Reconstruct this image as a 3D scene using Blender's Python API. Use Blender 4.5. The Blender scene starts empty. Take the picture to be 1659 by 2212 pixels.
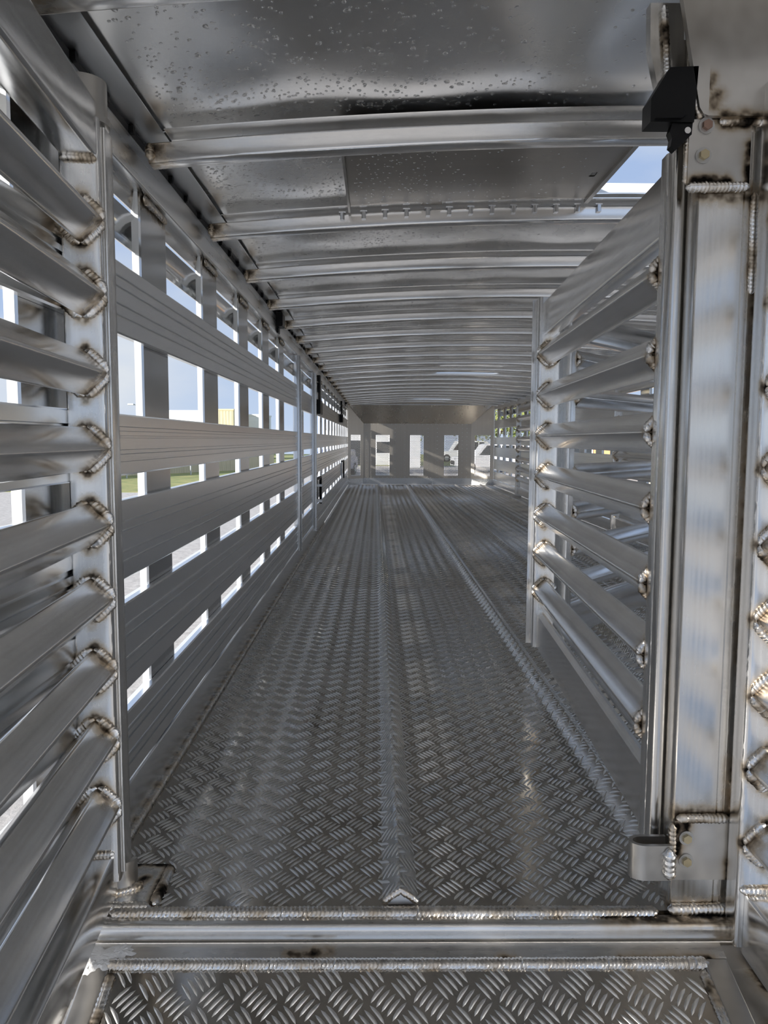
import bpy, bmesh, math, random
import numpy as np
from math import sin, cos, tan, pi, radians, atan, exp, sqrt
from mathutils import Matrix, Vector

sc = bpy.context.scene
COL = sc.collection
random.seed(7)
RNG = np.random.default_rng(7)

# ------------------------------------------------------------------ camera
CAM_H = 0.81                     # lens height above the upper deck
F_PX, W_PX, H_PX = 1680.0, 1659.0, 2212.0
PITCH = atan(156.0 / F_PX)       # looking slightly down
YAW = atan(17.5 / F_PX)          # and a touch to the right
ROLL = 0.004
cam_d = bpy.data.cameras.new('camera')
cam_d.sensor_fit = 'VERTICAL'
cam_d.sensor_height = 36.0
cam_d.sensor_width = 27.0
cam_d.lens = F_PX / H_PX * 36.0
cam_d.clip_start = 0.02
cam_d.clip_end = 500
cam = bpy.data.objects.new('camera', cam_d)
COL.objects.link(cam)
fw = Vector((sin(YAW) * cos(PITCH), cos(YAW) * cos(PITCH), -sin(PITCH)))
rt = Vector((cos(YAW), -sin(YAW), 0))
up = rt.cross(fw)
r2 = rt * cos(ROLL) + up * sin(ROLL)
u2 = up * cos(ROLL) - rt * sin(ROLL)
mw = Matrix((r2, u2, -fw)).transposed().to_4x4()
mw.translation = (0, 0, CAM_H)
cam.matrix_world = mw
sc.camera = cam

# ------------------------------------------------------------------ sky, sun, exposure
SUN_DIR = Vector((0.80, 0.50, -0.33)).normalized()   # the way the light travels
world = bpy.data.worlds.new('world')
sc.world = world
world.use_nodes = True
wn = world.node_tree.nodes
wl = world.node_tree.links
wn.clear()
w_out = wn.new('ShaderNodeOutputWorld')
w_bg = wn.new('ShaderNodeBackground')
w_tc = wn.new('ShaderNodeTexCoord')
w_sep = wn.new('ShaderNodeSeparateXYZ')
w_ramp = wn.new('ShaderNodeValToRGB')
w_ramp.color_ramp.elements[0].position = 0.0
w_ramp.color_ramp.elements[0].color = (0.46, 0.56, 0.72, 1)
w_ramp.color_ramp.elements[1].position = 1.0
w_ramp.color_ramp.elements[1].color = (0.36, 0.47, 0.68, 1)
e = w_ramp.color_ramp.elements.new(0.22)
e.color = (0.33, 0.44, 0.66, 1)
w_map = wn.new('ShaderNodeMapping')
w_map.inputs['Scale'].default_value = (1.6, 1.6, 4.0)
w_noise = wn.new('ShaderNodeTexNoise')
w_noise.inputs['Scale'].default_value = 1.7
w_noise.inputs['Detail'].default_value = 6
w_cr = wn.new('ShaderNodeValToRGB')
w_cr.color_ramp.elements[0].position = 0.46
w_cr.color_ramp.elements[1].position = 0.74
w_mix = wn.new('ShaderNodeMix')
w_mix.data_type = 'RGBA'
w_mix.inputs['B'].default_value = (0.62, 0.66, 0.71, 1)
wl.new(w_tc.outputs['Generated'], w_sep.inputs[0])
wl.new(w_sep.outputs['Z'], w_ramp.inputs[0])
wl.new(w_tc.outputs['Generated'], w_map.inputs[0])
wl.new(w_map.outputs[0], w_noise.inputs['Vector'])
wl.new(w_noise.outputs['Fac'], w_cr.inputs[0])
wl.new(w_cr.outputs[0], w_mix.inputs['Factor'])
wl.new(w_ramp.outputs[0], w_mix.inputs['A'])
wl.new(w_mix.outputs['Result'], w_bg.inputs['Color'])
w_bg.inputs['Strength'].default_value = 0.95
wl.new(w_bg.outputs[0], w_out.inputs[0])

sun_d = bpy.data.lights.new('sun', 'SUN')
sun_d.energy = 6.5
sun_d.angle = radians(1.2)
sun_d.color = (1.0, 0.95, 0.89)
sun = bpy.data.objects.new('sun', sun_d)
COL.objects.link(sun)
sun.rotation_euler = SUN_DIR.to_track_quat('-Z', 'Y').to_euler()
sun.location = (-8, -5, 6)

sc.view_settings.view_transform = 'Standard'
sc.view_settings.look = 'None'
sc.view_settings.exposure = 0.32
sc.view_settings.gamma = 1.0
sc.view_settings.use_curve_mapping = False
sc.cycles.max_bounces = 12
sc.cycles.glossy_bounces = 11
sc.cycles.diffuse_bounces = 5
sc.cycles.transmission_bounces = 5
sc.cycles.sample_clamp_indirect = 6.0
sc.cycles.use_denoising = True
sc.cycles.adaptive_threshold = 0.03
world.cycles.sampling_method = 'NONE'
sc.cycles.caustics_reflective = True

# ------------------------------------------------------------------ materials
def _bsdf(m):
    return m.node_tree.nodes['Principled BSDF']

def metal(name, base=(0.80, 0.80, 0.79), rough=0.32, streak=None, dens=90.0, rvar=0.12, bump=0.02,
          smudge=3.0, cvar=0.14, metallic=1.0, soot=True):
    """Bare aluminium: streaks of the extrusion or of rolling along one axis, faint smudges, weld soot from the vertex attribute 'soot'."""
    m = bpy.data.materials.new(name)
    m.use_nodes = True
    nt = m.node_tree
    n, l = nt.nodes, nt.links
    b = _bsdf(m)
    tc = n.new('ShaderNodeTexCoord')
    mp = n.new('ShaderNodeMapping')
    s = {'x': (0.12, dens, dens), 'y': (dens, 0.12, dens), 'z': (dens, dens, 0.12), None: (dens * .3,) * 3}[streak]
    mp.inputs['Scale'].default_value = s
    no = n.new('ShaderNodeTexNoise')
    no.inputs['Scale'].default_value = 1.0
    no.inputs['Detail'].default_value = 1
    l.new(tc.outputs['Object'], mp.inputs[0])
    l.new(mp.outputs[0], no.inputs['Vector'])
    sm = n.new('ShaderNodeTexNoise')
    sm.inputs['Scale'].default_value = smudge
    sm.inputs['Detail'].default_value = 3
    sm.inputs['Roughness'].default_value = 0.65
    l.new(tc.outputs['Object'], sm.inputs['Vector'])
    # roughness
    r1 = n.new('ShaderNodeMapRange')
    r1.inputs['From Min'].default_value = 0.3
    r1.inputs['From Max'].default_value = 0.7
    r1.inputs['To Min'].default_value = max(0.03, rough - rvar * .6)
    r1.inputs['To Max'].default_value = rough + rvar * .6
    av = n.new('ShaderNodeMath')
    av.operation = 'ADD'
    h1 = n.new('ShaderNodeMath')
    h1.operation = 'MULTIPLY'
    h1.inputs[1].default_value = 0.5
    h2 = n.new('ShaderNodeMath')
    h2.operation = 'MULTIPLY'
    h2.inputs[1].default_value = 0.5
    l.new(no.outputs['Fac'], h1.inputs[0])
    l.new(sm.outputs['Fac'], h2.inputs[0])
    l.new(h1.outputs[0], av.inputs[0])
    l.new(h2.outputs[0], av.inputs[1])
    l.new(av.outputs[0], r1.inputs['Value'])
    # colour
    c1 = n.new('ShaderNodeMapRange')
    c1.inputs['From Min'].default_value = 0.3
    c1.inputs['From Max'].default_value = 0.7
    c1.inputs['To Min'].default_value = 1.0 - cvar
    c1.inputs['To Max'].default_value = 1.0
    l.new(av.outputs[0], c1.inputs['Value'])
    mu = n.new('ShaderNodeMix')
    mu.data_type = 'RGBA'
    mu.blend_type = 'MULTIPLY'
    mu.inputs['Factor'].default_value = 1.0
    mu.inputs['A'].default_value = (*base, 1)
    l.new(c1.outputs[0], mu.inputs['B'])
    if soot:
        # soot and heat tint next to the welds
        at = n.new('ShaderNodeAttribute')
        at.attribute_name = 'soot'
        sn = n.new('ShaderNodeTexNoise')
        sn.inputs['Scale'].default_value = 55
        sn.inputs['Detail'].default_value = 2
        l.new(tc.outputs['Object'], sn.inputs['Vector'])
        sr = n.new('ShaderNodeMapRange')
        sr.inputs['From Min'].default_value = 0.3
        sr.inputs['From Max'].default_value = 0.7
        sr.inputs['To Min'].default_value = 0.35
        sr.inputs['To Max'].default_value = 1.35
        l.new(sn.outputs['Fac'], sr.inputs['Value'])
        sx = n.new('ShaderNodeMath')
        sx.operation = 'MULTIPLY'
        l.new(at.outputs['Fac'], sx.inputs[0])
        l.new(sr.outputs[0], sx.inputs[1])
        ramp = n.new('ShaderNodeValToRGB')
        cr = ramp.color_ramp
        cr.elements[0].position = 0.0
        cr.elements[0].color = (1, 1, 1, 1)
        cr.elements[1].position = 0.85
        cr.elements[1].color = (0.03, 0.026, 0.022, 1)
        q = cr.elements.new(0.30)
        q.color = (0.80, 0.70, 0.57, 1)
        q = cr.elements.new(0.55)
        q.color = (0.26, 0.21, 0.16, 1)
        l.new(sx.outputs[0], ramp.inputs[0])
        mu2 = n.new('ShaderNodeMix')
        mu2.data_type = 'RGBA'
        mu2.blend_type = 'MULTIPLY'
        mu2.inputs['Factor'].default_value = 1.0
        l.new(mu.outputs['Result'], mu2.inputs['A'])
        l.new(ramp.outputs[0], mu2.inputs['B'])
        l.new(mu2.outputs['Result'], b.inputs['Base Color'])
        ra = n.new('ShaderNodeMath')
        ra.operation = 'MULTIPLY_ADD'
        ra.use_clamp = True
        ra.inputs[1].default_value = 0.4
        l.new(sx.outputs[0], ra.inputs[0])
        l.new(r1.outputs[0], ra.inputs[2])
        l.new(ra.outputs[0], b.inputs['Roughness'])
    else:
        l.new(mu.outputs['Result'], b.inputs['Base Color'])
        l.new(r1.outputs[0], b.inputs['Roughness'])
    b.inputs['Metallic'].default_value = metallic
    # relief
    if bump:
        bp = n.new('ShaderNodeBump')
        bp.inputs['Strength'].default_value = bump
        bp.inputs['Distance'].default_value = 0.01
        l.new(no.outputs['Fac'], bp.inputs['Height'])
        l.new(bp.outputs[0], b.inputs['Normal'])
    return m

def plain(name, col, rough=0.6, metallic=0.0, noise=0.0, nscale=8.0, bump=0.0, col2=None, stretch=(1, 1, 1), trans=0.0):
    m = bpy.data.materials.new(name)
    m.use_nodes = True
    n, l = m.node_tree.nodes, m.node_tree.links
    b = _bsdf(m)
    b.inputs['Roughness'].default_value = rough
    b.inputs['Metallic'].default_value = metallic
    b.inputs['Base Color'].default_value = (*col, 1)
    if trans:
        b.inputs['Transmission Weight'].default_value = trans
        b.inputs['IOR'].default_value = 1.33
    if noise or col2:
        tc = n.new('ShaderNodeTexCoord')
        mp = n.new('ShaderNodeMapping')
        mp.inputs['Scale'].default_value = stretch
        no = n.new('ShaderNodeTexNoise')
        no.inputs['Scale'].default_value = nscale
        no.inputs['Detail'].default_value = 6
        no.inputs['Roughness'].default_value = 0.7
        l.new(tc.outputs['Object'], mp.inputs[0])
        l.new(mp.outputs[0], no.inputs['Vector'])
        r = n.new('ShaderNodeValToRGB')
        r.color_ramp.elements[0].position = 0.32
        r.color_ramp.elements[1].position = 0.68
        c2 = col2 or tuple(min(1, c * (1 + noise)) for c in col)
        c1 = col if col2 else tuple(c * (1 - noise) for c in col)
        r.color_ramp.elements[0].color = (*c1, 1)
        r.color_ramp.elements[1].color = (*c2, 1)
        l.new(no.outputs['Fac'], r.inputs[0])
        l.new(r.outputs[0], b.inputs['Base Color'])
        if bump:
            bp = n.new('ShaderNodeBump')
            bp.inputs['Strength'].default_value = bump
            bp.inputs['Distance'].default_value = 0.02
            l.new(no.outputs['Fac'], bp.inputs['Height'])
            l.new(bp.outputs[0], b.inputs['Normal'])
    return m

ALU = (0.80, 0.80, 0.79)
MT = {}
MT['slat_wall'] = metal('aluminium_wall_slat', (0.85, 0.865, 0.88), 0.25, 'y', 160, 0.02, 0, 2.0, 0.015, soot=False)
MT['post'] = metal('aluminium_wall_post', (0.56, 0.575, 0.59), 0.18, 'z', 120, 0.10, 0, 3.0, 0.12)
MT['rail'] = metal('aluminium_rail', (0.82, 0.83, 0.84), 0.30, 'y', 100, 0.10, 0, 2.5, 0.10, soot=False)
MT['sheet'] = metal('aluminium_sheet', (0.90, 0.90, 0.89), 0.14, 'y', 60, 0.06, 0, 2.0, 0.06, soot=False)
MT['roof'] = metal('aluminium_roof_sheet', (0.93, 0.92, 0.90), 0.24, None, 30, 0.10, 0, 1.6, 0.05, soot=False)
MT['bow'] = metal('aluminium_roof_bow', (0.88, 0.87, 0.855), 0.20, 'x', 120, 0.12, 0, 6.0, 0.10)
MT['gate'] = metal('aluminium_gate_slat', (0.87, 0.865, 0.855), 0.19, 'x', 110, 0.12, 0.010, 7.0, 0.18)
MT['stile'] = metal('aluminium_gate_stile', (0.88, 0.87, 0.85), 0.24, 'z', 110, 0.14, 0.010, 9.0, 0.18)
MT['jamb'] = metal('aluminium_jamb', (0.78, 0.76, 0.725), 0.23, 'z', 130, 0.12, 0.008, 7.0, 0.16)
MT['plate'] = metal('aluminium_plate', (0.66, 0.635, 0.595), 0.36, None, 90, 0.16, 0.012, 9.0, 0.30)
MT['cross'] = metal('aluminium_cross_bar', (0.87, 0.86, 0.84), 0.27, 'x', 110, 0.16, 0.015, 8.0, 0.20)
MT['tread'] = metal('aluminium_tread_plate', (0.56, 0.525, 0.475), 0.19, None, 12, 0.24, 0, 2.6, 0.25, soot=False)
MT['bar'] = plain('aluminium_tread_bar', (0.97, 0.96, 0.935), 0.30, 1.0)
MT['weld'] = metal('weld_metal', (0.94, 0.925, 0.90), 0.24, None, 300, 0.16, 0.08, 40.0, 0.30)
MT['nose'] = metal('aluminium_nose_sheet', (0.70, 0.65, 0.58), 0.38, 'z', 80, 0.10, 0, 2.5, 0.10, soot=False)
MT['header'] = metal('aluminium_header_sheet', (0.84, 0.78, 0.70), 0.24, 'z', 40, 0.10, 0, 2.5, 0.10, soot=False)
MT['rivet'] = metal('rivet_metal', (0.85, 0.84, 0.82), 0.3)
MT['black'] = plain('black_rubber', (0.006, 0.006, 0.0065), 0.38)
_bsdf(MT['black']).inputs['Specular IOR Level'].default_value = 0.22
MT['bolt'] = metal('zinc_bolt', (0.66, 0.56, 0.36), 0.36, None, 90, 0.1, 0.02, 30, 0.3)
MT['rust_bolt'] = metal('rusty_bolt', (0.45, 0.30, 0.24), 0.5, None, 90, 0.1, 0.02, 30, 0.3)
MT['washer'] = metal('washer_steel', (0.55, 0.54, 0.52), 0.42)
MT['water'] = plain('water', (1, 1, 1), 0.0, trans=1.0)
MT['dark'] = plain('recess_shade', (0.03, 0.03, 0.033), 0.6)  # near-black stands in for shade in the recess under the cove
MT['paste'] = plain('white_sealant', (0.85, 0.84, 0.82), 0.5, noise=0.06, nscale=60, bump=0.3)
MT['white_alu'] = plain('aluminium_sunlit_white', (0.74, 0.76, 0.77), 0.45)  # white base puts sunlight into bare metal flanges and sills; hatch frames share it

# ------------------------------------------------------------------ mesh helpers
class MB:
    """Collects shapes and links them as one mesh object."""
    def __init__(self):
        self.v, self.f, self.n = [], [], 0
    def add(self, verts, faces):
        verts = np.asarray(verts, float).reshape(-1, 3)
        self.v.append(verts)
        o = self.n
        self.f.extend([tuple(int(i) + o for i in q) for q in faces])
        self.n += len(verts)
        return self
    def sweep(self, prof, pts, u, v, closed=True, caps=True):
        """prof: (k,2); pts: (n,3) stations; u, v: the axes of the profile (3,) or (n,3)."""
        prof = np.asarray(prof, float)
        pts = np.asarray(pts, float)
        k, n = len(prof), len(pts)
        u = np.broadcast_to(np.asarray(u, float), (n, 3))
        v = np.broadcast_to(np.asarray(v, float), (n, 3))
        V = pts[:, None, :] + prof[None, :, 0, None] * u[:, None, :] + prof[None, :, 1, None] * v[:, None, :]
        F = []
        kk = k if closed else k - 1
        for i in range(n - 1):
            for j in range(kk):
                a, b = i * k + j, i * k + (j + 1) % k
                F.append((a, b, b + k, a + k))
        if caps and closed:
            F.append(tuple(range(k - 1, -1, -1)))
            F.append(tuple((n - 1) * k + j for j in range(k)))
        return self.add(V.reshape(-1, 3), F)
    def box(self, x0, x1, y0, y1, z0, z1, r=0.0):
        """a box; with r its edges along the longest side are rounded"""
        c = np.array([(x0 + x1) / 2, (y0 + y1) / 2, (z0 + z1) / 2])
        d = np.array([abs(x1 - x0), abs(y1 - y0), abs(z1 - z0)])
        a = int(np.argmax(d))
        b_, c_ = [i for i in range(3) if i != a]
        prof = rr(d[b_], d[c_], r) if r > 0 else [(-d[b_] / 2, -d[c_] / 2), (d[b_] / 2, -d[c_] / 2), (d[b_] / 2, d[c_] / 2), (-d[b_] / 2, d[c_] / 2)]
        A, B, C_ = np.eye(3)[a], np.eye(3)[b_], np.eye(3)[c_]
        return self.sweep(prof, [c - A * d[a] / 2, c + A * d[a] / 2], B, C_)
    def gridbox(self, x0, x1, y0, y1, z0, z1, step=.008):
        """a box whose faces are cut into a grid, so that soot can be laid on it"""
        lo, hi = np.array([x0, y0, z0]), np.array([x1, y1, z1])
        for ax in range(3):
            b_, c_ = (ax + 1) % 3, (ax + 2) % 3
            nb = max(2, int((hi[b_] - lo[b_]) / step) + 1)
            nc = max(2, int((hi[c_] - lo[c_]) / step) + 1)
            B, C_ = np.meshgrid(np.linspace(lo[b_], hi[b_], nb), np.linspace(lo[c_], hi[c_], nc))
            for side in (0, 1):
                V = np.zeros((nb * nc, 3))
                V[:, ax] = hi[ax] if side else lo[ax]
                V[:, b_] = B.ravel()
                V[:, c_] = C_.ravel()
                F = [(j * nb + i, j * nb + i + 1, (j + 1) * nb + i + 1, (j + 1) * nb + i) for j in range(nc - 1) for i in range(nb - 1)]
                self.add(V, F if side else [f[::-1] for f in F])
        return self
    def cyl(self, p0, p1, r, seg=16, r1=None):
        p0, p1 = np.array(p0, float), np.array(p1, float)
        t = (p1 - p0) / np.linalg.norm(p1 - p0)
        h = np.array([1, 0, 0]) if abs(t[0]) < .8 else np.array([0, 1, 0])
        u = np.cross(t, h)
        u /= np.linalg.norm(u)
        v = np.cross(t, u)
        a = np.arange(seg) / seg * 2 * pi
        r1 = r if r1 is None else r1
        V = np.concatenate([p0 + r * (np.cos(a)[:, None] * u + np.sin(a)[:, None] * v),
                            p1 + r1 * (np.cos(a)[:, None] * u + np.sin(a)[:, None] * v)])
        F = [(i, (i + 1) % seg, (i + 1) % seg + seg, i + seg) for i in range(seg)]
        F += [tuple(range(seg - 1, -1, -1)), tuple(range(seg, 2 * seg))]
        return self.add(V, F)
    def mesh(self, name, mat, smooth=True, angle=35, recalc=True):
        me = bpy.data.meshes.new(name)
        V = np.concatenate(self.v) if self.v else np.zeros((0, 3))
        me.from_pydata(V.tolist(), [], self.f)
        me.materials.append(mat if not isinstance(mat, str) else MT[mat])
        if recalc:
            bm = bmesh.new()
            bm.from_mesh(me)
            bmesh.ops.recalc_face_normals(bm, faces=bm.faces)
            bm.to_mesh(me)
            bm.free()
        me.update()
        if smooth:
            me.shade_smooth()
            me.set_sharp_from_angle(angle=radians(angle))
        return me
    def build(self, name, mat, parent=None, smooth=True, angle=35, loc=None):
        return link(name, self.mesh(name, mat, smooth, angle), parent, loc)

def link(name, me, parent=None, loc=None, rotz=None):
    o = bpy.data.objects.new(name, me)
    COL.objects.link(o)
    if parent is not None:
        o.parent = parent
    if loc is not None:
        o.location = loc
    if rotz is not None:
        o.rotation_euler = (0, 0, rotz)
    return o

def empty(name, loc=(0, 0, 0), rotz=0.0):
    o = bpy.data.objects.new(name, None)
    o.empty_display_size = 0.1
    COL.objects.link(o)
    o.location = loc
    o.rotation_euler = (0, 0, rotz)
    return o

def tag(o, label, cat, group=None, kind=None):
    o['label'] = label
    o['category'] = cat
    if group:
        o['group'] = group
    if kind:
        o['kind'] = kind
    return o

def rr(w, h, r, n=3):
    """rounded rectangle centred on the origin"""
    r = min(r, w / 2 * .99, h / 2 * .99)
    P = []
    for cx, cy, a0 in ((w / 2 - r, h / 2 - r, 0), (-w / 2 + r, h / 2 - r, 90), (-w / 2 + r, -h / 2 + r, 180), (w / 2 - r, -h / 2 + r, 270)):
        for i in range(n + 1):
            a = radians(a0 + 90 * i / n)
            P.append((cx + r * cos(a), cy + r * sin(a)))
    return P

def rot2(P, a):
    c, s = cos(a), sin(a)
    return [(x * c - y * s, x * s + y * c) for x, y in P]

def resample(P, step):
    """adds points along the sides of a closed profile so that none is longer than step"""
    out = []
    for i, p in enumerate(P):
        q = P[(i + 1) % len(P)]
        d = sqrt((q[0] - p[0]) ** 2 + (q[1] - p[1]) ** 2)
        n = max(1, int(math.ceil(d / step)))
        for j in range(n):
            out.append((p[0] + (q[0] - p[0]) * j / n, p[1] + (q[1] - p[1]) * j / n))
    return out

def stations(a, b, step):
    a, b = np.array(a, float), np.array(b, float)
    n = max(2, int(np.linalg.norm(b - a) / step) + 1)
    return a + (b - a) * np.linspace(0, 1, n)[:, None]

def soot_attr(me, fn):
    co = np.empty(len(me.vertices) * 3)
    me.vertices.foreach_get('co', co)
    val = np.clip(fn(co.reshape(-1, 3)), 0, 1).astype(np.float32)
    at = me.attributes.get('soot') or me.attributes.new('soot', 'FLOAT', 'POINT')
    at.data.foreach_set('value', val)

def seg_dist(P, a, b):
    a, b = np.array(a, float), np.array(b, float)
    ab = b - a
    t = np.clip(((P - a) @ ab) / (ab @ ab), 0, 1)
    return np.linalg.norm(P - (a + t[:, None] * ab), axis=1)

def soot_lines(me, lines, width=0.016, gain=1.0):
    def fn(P):
        s = np.zeros(len(P))
        for a, b in lines:
            d = seg_dist(P, a, b)
            s = np.maximum(s, gain * np.exp(-(d / width) ** 2))
        return s
    soot_attr(me, fn)

def bead_rings(mb, pts, r, upv, pitch=0.0055, seed=0, flat=0.75, closed=False, soot=None, rough=1.0):
    """a ripple weld: overlapping crescents along a path"""
    rg = np.random.default_rng(seed)
    pts = [np.array(p, float) for p in pts]
    if closed:
        pts = pts + [pts[0]]
    L = [0.0]
    for a, b in zip(pts[:-1], pts[1:]):
        L.append(L[-1] + np.linalg.norm(b - a))
    n = max(5, int(L[-1] / (pitch / 4)))
    ss = np.linspace(0, L[-1], n)
    K = 9
    th = np.arange(K) / K * 2 * pi
    upv = np.array(upv, float)
    V = []
    wob = np.cumsum(rg.normal(0, .05, n)) * .25
    wob -= np.linspace(wob[0], wob[-1], n)
    for i, s in enumerate(ss):
        j = min(len(L) - 2, max(0, int(np.searchsorted(L, s, side='right')) - 1))
        a, b = pts[j], pts[j + 1]
        t = (b - a) / max(1e-9, np.linalg.norm(b - a))
        p = a + t * (s - L[j])
        uu = upv - t * (upv @ t)
        uu /= np.linalg.norm(uu)
        sd = np.cross(t, uu)
        ph = (s / pitch) % 1.0
        rad = r * (0.86 + 0.19 * (1 - ph) ** 1.5) * (1 + .10 * rough * wob[i] + rg.normal(0, .03 * rough))
        end = min(s, L[-1] - s)
        if not closed:
            rad *= min(1.0, sqrt(max(0.02, end / (r * .9))))
        lead = 0.42 * r * (np.cos(th))
        V.append(p + rad * (np.cos(th)[:, None] * uu * flat + np.sin(th)[:, None] * sd) + (lead[:, None] * t) * (0 if (end < r and not closed) else 1))
    V = np.concatenate(V)
    F = []
    for i in range(n - 1):
        for k in range(K):
            a, b = i * K + k, i * K + (k + 1) % K
            F.append((a, b, b + K, a + K))
    F.append(tuple(range(K - 1, -1, -1)))
    F.append(tuple((n - 1) * K + k for k in range(K)))
    mb.add(V, F)
    return mb

def bead(name, parent, pts, r=0.007, upv=(0, 0, 1), pitch=0.0055, seed=0, flat=0.75, closed=False, sooty=0.35):
    mb = bead_rings(MB(), pts, r, upv, pitch, seed, flat, closed)
    me = mb.mesh(name, 'weld', True, 60)
    bead_soot(me, sooty, seed)
    return link(name, me, parent)

def bead_soot(me, amount, seed=0):
    def fn(P):
        a = np.sin(P[:, 0] * 61 + seed) * np.sin(P[:, 1] * 73 + 1.3 * seed) * np.sin(P[:, 2] * 67 + .7 * seed)
        return amount * (0.5 + 1.1 * a)
    soot_attr(me, fn)

# ------------------------------------------------------------------ the shell: measures
XL, XR = -0.505, 2.105           # inner faces of the side walls
Y_REAR, Y_NOSE = -0.42, 14.2
Y_DECK = 1.272                   # rear edge of the upper deck
PITCH_P, POST_W, POST_Y0 = 0.615, 0.205, 1.775
SLATS = [(1.016, 1.158), (0.737, 0.859), (0.527, 0.687), (0.299, 0.478), (0.110, 0.254)]
XMID = 0.80

def z_bow(x):                    # underside of the roof bows
    return 1.392 + 0.058 * (1 - ((np.asarray(x) - XMID) / 1.27) ** 2)

def z_roof(x):
    return z_bow(x) + 0.070

# ------------------------------------------------------------------ tread plate pattern
BP = 0.067                       # pitch of the five-bar groups
def bar_template(fine, ts=None):
    Lh, w, h, sag = 0.0190, 0.0032, 0.0034, 0.0010
    ts = ts or ((-.62, 0, .62) if fine else (0,))
    V = [(-Lh, -sag, 0)]
    for t in ts:
        c = sag * (1 - 2 * t * t) - 0.0
        wd = w * (1 - t * t) ** .55
        V += [(t * Lh, c - wd, 0), (t * Lh, c, h * (1 - t * t) ** .5), (t * Lh, c + wd, 0)]
    V.append((Lh, -sag, 0))
    n = len(ts)
    F = [(0, 1, 2), (0, 2, 3)]
    for i in range(n - 1):
        a = 1 + 3 * i
        F += [(a, a + 3, a + 4, a + 1), (a + 1, a + 4, a + 5, a + 2)]
    a, e_ = 1 + 3 * (n - 1), 1 + 3 * n
    F += [(a, e_, a + 1), (a + 1, e_, a + 2)]
    return np.array(V), F

def bar_places(x0, x1, y0, y1, skip=None, m=0.012):
    """centres and angles of every raised bar on a plate"""
    out = []
    i0, i1 = int(math.floor(x0 / BP)) - 1, int(math.ceil(x1 / BP)) + 1
    j0, j1 = int(math.floor(y0 / BP)) - 1, int(math.ceil(y1 / BP)) + 1
    for k, ang in ((0, radians(-53)), (1, radians(53))):
        gx = (np.arange(i0, i1) + .5 * k) * BP
        gy = (np.arange(j0, j1) + .5 * k) * BP
        X, Y = np.meshgrid(gx, gy)
        st = radians(41) if k == 0 else radians(-41)
        for b in range(-2, 3):
            out.append(np.stack([(X + cos(st) * b * .0110).ravel(), (Y + sin(st) * b * .0110).ravel(), np.full(X.size, ang)], 1))
    P = np.concatenate(out)
    P = P[(P[:, 0] > x0 + m) & (P[:, 0] < x1 - m) & (P[:, 1] > y0 + m) & (P[:, 1] < y1 - m)]
    if skip is not None:
        P = P[~skip(P)]
    return P

def bars_mesh(name, P, fine, zfun=None, ts=None):
    T, F = bar_template(fine, ts)
    c, s = np.cos(P[:, 2])[:, None], np.sin(P[:, 2])[:, None]
    X = P[:, 0, None] + c * T[None, :, 0] - s * T[None, :, 1]
    Y = P[:, 1, None] + s * T[None, :, 0] + c * T[None, :, 1]
    Z = np.broadcast_to(T[None, :, 2], X.shape).copy()
    if zfun is not None:
        Z = Z + zfun(X)
    V = np.stack([X, Y, Z], -1).reshape(-1, 3).astype(np.float32)
    k, n = len(T), len(P)
    tris = []
    for f in F:
        tris.append(f[:3])
        if len(f) == 4:
            tris.append((f[0], f[2], f[3]))
    tris = np.array(tris)
    idx = (np.arange(n)[:, None, None] * k + tris[None]).reshape(-1).astype(np.int32)
    me = bpy.data.meshes.new(name)
    me.vertices.add(len(V))
    me.vertices.foreach_set('co', V.ravel())
    me.loops.add(len(idx))
    me.loops.foreach_set('vertex_index', idx)
    me.polygons.add(len(idx) // 3)
    me.polygons.foreach_set('loop_start', np.arange(0, len(idx), 3, dtype=np.int32))
    me.polygons.foreach_set('use_smooth', np.ones(len(idx) // 3, dtype=bool))
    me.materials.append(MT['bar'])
    me.update()
    me.validate()
    return me

# ------------------------------------------------------------------ floor
CLEATS = [0.045, 0.550, 0.985, 1.440, 1.880]
CW, CH = 0.032, 0.026
def z_cleat(X):
    z = np.zeros_like(X)
    for c in CLEATS:
        d = np.clip(np.abs(X - c) / CW, 0, 1)
        z = np.maximum(z, CH * (1 - d ** 1.12))
    return z

floor = tag(empty('floor', (0, 0, 0)), 'wet five-bar tread plate floor of the trailer deck', 'floor', kind='structure')
SEAMS = [Y_DECK, 3.02, 6.38, 10.27, Y_NOSE - 0.02]
plates = []
for a, b in zip(SEAMS[:-1], SEAMS[1:]):
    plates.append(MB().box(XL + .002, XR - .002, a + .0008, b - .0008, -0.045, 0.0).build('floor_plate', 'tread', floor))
allb = bar_places(XL + .01, XR - .01, Y_DECK + .012, Y_NOSE - .1)
# the 300 raised bars that show largest are pieces of their own
onc = z_cleat(allb[:, 0]) > 0
dist = np.hypot(allb[:, 0] * .6, allb[:, 1])
vis = (allb[:, 0] > -0.40) & (allb[:, 0] < 0.47) & ~onc
order = np.argsort(np.where(vis, dist, 99))
near = order[:300]
rest = np.ones(len(allb), bool)
rest[near] = False
tb = bars_mesh('tread_bar', np.array([[0, 0, 0.0]]), True)
for i in near:
    link('tread_bar', tb, plates[0], (allb[i, 0], allb[i, 1], 0), allb[i, 2])
R_ = allb[rest]
fine = R_[R_[:, 1] < 4.2]
far = R_[R_[:, 1] >= 4.2]
ridge = np.min(np.abs(fine[:, 0, None] - np.array(CLEATS)[None]), axis=1) < CW + .014
o = link('tread_pattern', bars_mesh('tread_pattern', fine[~ridge], True, z_cleat), floor)
o['kind'] = 'stuff'
o = link('cleat_pattern', bars_mesh('cleat_pattern', fine[ridge], True, lambda X: z_cleat(X) - .0004, (-.85, -.6, -.35, -.12, .12, .35, .6, .85)), floor)
o['kind'] = 'stuff'
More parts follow.
